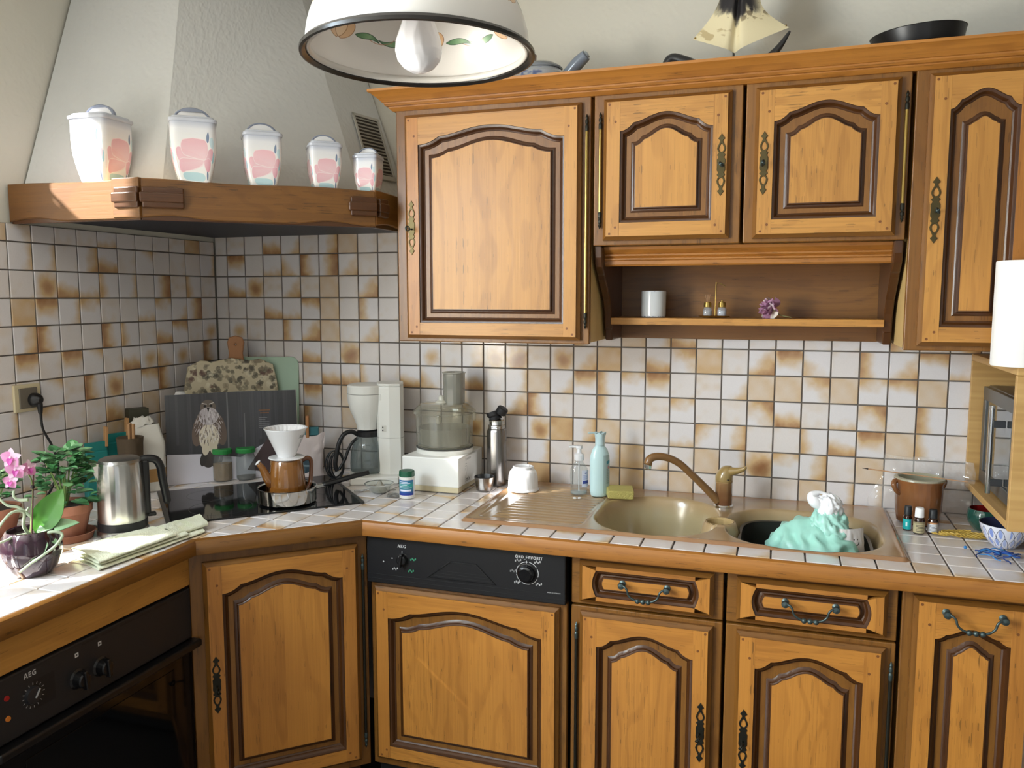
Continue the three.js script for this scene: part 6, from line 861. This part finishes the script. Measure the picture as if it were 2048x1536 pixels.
function shaker(label, x, picks) { const t = thing('shaker', label, 'shaker', [1.848 + x, NY + 0.0045, 0.122], 0); part(t, 'glass', lathed([[0, 0.0005], [0.0125, 0.0005], [0.0135, 0.003], [0.0135, 0.019], [0.010, 0.025], [0.009, 0.028]], 24), mat(0xe8ecf2, 0.06, { transmission: 0.75, thickness: 0 })); part(t, 'fill', lathed([[0, 0.002], [0.0118, 0.002], [0.0118, 0.016], [0, 0.016]], 20), mat(picks ? 0xb9b2ac : 0xd4d4d8, 0.7)); part(t, 'top', lathed([[0.0092, 0.026], [0.0112, 0.027], [0.0112, 0.036], [0.0095, 0.041], [0.003, 0.0425], [0.003, 0.046], [0, 0.047]], 24), BRASS); if (picks) for (let k = 0; k < 9; k++) part(t, 'toothpick', tube([[0, 0.030, 0], [rr(-0.010, 0.010), 0.064, rr(-0.007, 0.007)]], 0.0009, 3, 5), mat(0xb08a68, 0.7)); }
shaker('little glass shaker with toothpicks sticking out, left on the brass stand', -0.020, true); shaker('little glass shaker with closed brass top, right on the brass stand', 0.021, false);
const rose = thing('dried_rose', 'dried pink rose head with short stem on the niche shelf', 'flower', [2.000, NY + 0.0245, 0.120]);
{ const pm = [mat(0xb985a6, 0.8, { transmission: 0.2, thickness: 0 }), mat(0xd9c3cc, 0.8, { transmission: 0.2, thickness: 0 }), mat(0xe2d9cc, 0.8)]; for (let k = 0; k < 26; k++) { const a = k * 2.4, q = k / 26, g = surface((u, v) => { const w = 0.017 * Math.sin(Math.PI * (0.12 + 0.8 * v)) * (0.7 + 0.5 * q), s = (u - 0.5) * 2; return [s * w, 0.010 * s * s * 0.6 + 0.004 * noise3(u * 6, v * 6, k), v * (0.030 + 0.008 * q) + 0.004 * Math.sin(u * 9 + k) * v]; }, 8, 8), m = part(rose, 'petal', g, pm[q < 0.5 ? 0 : k % 3]), o = 0.35 + q * 1.1, d = [-Math.cos(o) * 0.9 + 0.3 * Math.sin(o) * Math.cos(a), Math.sin(o) * Math.sin(a) * 0.75 + 0.12, Math.sin(o) * Math.cos(a) * 0.9 + 0.25]; aim(m, [0.014 - 0.010 * (1 - q), 0, 0], d, [Math.sin(a * 3), 0.5, Math.cos(a * 2)]); } part(rose, 'stem', taper([[0.012, -0.004, 0], [0.035, -0.016, 0.002], [0.062, -0.022, 0.006]], 0.0022, 0.0014, 12, 8), mat(0x8f8a5c, 0.8)); part(rose, 'sepal', mv(new THREE.SphereGeometry(0.008, 12, 8), 0.016, -0.003, 0), mat(0xc9c49a, 0.8)); }
// ---------- on top of the wall cabinets ----------
const TY = 2.0565;
const pot = thing('lidded_pot', 'blue grey stoneware lidded pot with side handle on the cabinets', 'pot', [1.335, TY, 0.20]);
{ const tx = dataTex(128, 64, (u, v) => { const d = smooth(0.60, 0.68, fbm(u * 16, v * 8, 6, 3)); return mix3([176, 180, 186], [92, 108, 150], d * smooth(0.2, 0.5, v)); }), PG = new THREE.MeshPhysicalMaterial({ map: tx, roughness: 0.22, clearcoat: 0.5 }); part(pot, 'body', lathed([[0, 0.001], [0.055, 0.001], [0.075, 0.02], [0.085, 0.055], [0.078, 0.088], [0.060, 0.105]], 48), PG); part(pot, 'lid', lathed([[0.064, 0.104], [0.066, 0.108], [0.063, 0.112], [0.045, 0.122], [0.018, 0.128], [0, 0.128]], 48), mat(0x868c92, 0.25, { clearcoat: 0.4 })); part(pot, 'knob', lathed([[0.009, 0.126], [0.0085, 0.132], [0.0095, 0.150], [0.008, 0.152], [0, 0.152]], 20), mat(0x84706a, 0.4), [-0.022, 0, 0]); part(pot, 'handle', taper([[0.070, 0.075, 0.01], [0.095, 0.092, 0.015], [0.120, 0.112, 0.02], [0.145, 0.130, 0.025]], (t) => 0.012 + 0.007 * Math.sin(t * 2.6), 0, 24, 14), mat(0x7a8492, 0.22, { clearcoat: 0.5 })); part(pot, 'handle_tip', mv(lathed([[0, 0], [0.008, 0], [0.011, 0.004], [0.010, 0.010], [0, 0.012]], 18), 0.140, 0.127, 0.024, 0, 0, -0.9), mat(0x9aa2a8, 0.3)); }
const boat = thing('horn_boat', 'sailing boat ornament of dark horn with a pale mottled sail', 'ornament', [1.872, TY, 0.20]);
{
  const HORN = mat(0x2e2f30, 0.3, { clearcoat: 0.5 }); part(boat, 'hull', taper([[-0.172, 0.080, 0], [-0.155, 0.104, 0], [-0.115, 0.092, 0], [-0.05, 0.058, 0], [0.02, 0.042, 0], [0.08, 0.062, 0], [0.13, 0.105, 0], [0.160, 0.148, 0]], (t) => 0.017 * Math.pow(Math.sin(Math.PI * lerp(0.18, 0.985, t)), 0.7) + 0.001, 0, 60, 16), HORN); part(boat, 'stand', lathed([[0, 0], [0.05, 0], [0.052, 0.008], [0.02, 0.018], [0.01, 0.034], [0, 0.034]], 28), HORN); part(boat, 'mast', tube([[0.018, 0.05, 0], [0.010, 0.2, 0.0], [0.0, 0.36, 0]], 0.003, 10, 8), HORN);
  const st = dataTex(256, 256, (u, v) => { const n = fbm(u * 9, v * 5, 3) - 0.5, d = smooth(0.42, 0.62, v + 0.35 * n) * smooth(0.0, 0.3, 0.62 - Math.abs(u - 0.42)), sp = smooth(0.62, 0.72, fbm(u * 7, v * 9, 8)); return mix3(mix3([226, 214, 176], [190, 172, 130], sp), [40, 38, 40], clamp(d + 0.35 * sp * smooth(0.3, 0.5, v))); });
  const sail = surface((u, v) => { const bl = [-0.095 + 0, 0.148], br = [0.158, 0.155], mid = [0.018, 0.100], tl = [-0.018, 0.30], tr = [0.082, 0.262]; const q = u < 0.45 ? u / 0.45 : (u - 0.45) / 0.55, B = u < 0.45 ? [lerp(bl[0], mid[0], q), lerp(bl[1], mid[1], q)] : [lerp(mid[0], br[0], q), lerp(mid[1], br[1], q)], T = [lerp(tl[0], tr[0], u), lerp(tl[1], tr[1], u)]; const c = Math.sin(Math.PI * v); return [lerp(B[0], T[0], v) + (u - 0.45) * -0.05 * c, lerp(B[1], T[1], v), 0.010 + 0.022 * Math.sin(Math.PI * u) * (1 - 0.3 * v) - 0.016 * Math.exp(-Math.pow((u - 0.45) / 0.05, 2))]; }, 40, 24); part(boat, 'sail', sail, new THREE.MeshPhysicalMaterial({ map: st, roughness: 0.35, side: THREE.DoubleSide }));
  for (const [x, y] of [[-0.088, 0.150], [0.022, 0.110], [0.150, 0.160]]) part(boat, 'sail_pin', mv(new THREE.SphereGeometry(0.0025, 8, 6), x, y, 0.014), BRASS);
}
const tray = thing('black_pan', 'round black pan lying tilted on the cabinets at the right', 'pan', [2.346, TY, 0.20]); part(tray, 'pan', mv(lathed([[0, 0], [0.098, 0.0], [0.104, 0.004], [0.112, 0.040], [0.1135, 0.041], [0.111, 0.042], [0.102, 0.008], [0, 0.005]], 72), 0, 0.070, 0, 0.05, 0, 0.055), mat(0x1b1b1c, 0.35));
const saucer = thing('white_saucer', 'white stacked saucers under the tilted black pan', 'saucer', [2.362, TY, 0.215]); part(saucer, 'stack', lathed([[0, 0.0005], [0.035, 0.0005], [0.055, 0.014], [0.056, 0.020], [0.05, 0.018], [0.056, 0.034], [0.050, 0.034], [0.055, 0.050], [0.048, 0.052], [0.052, 0.066], [0, 0.062]], 40), WHITE_GLAZE);

renderer.render(scene, camera);
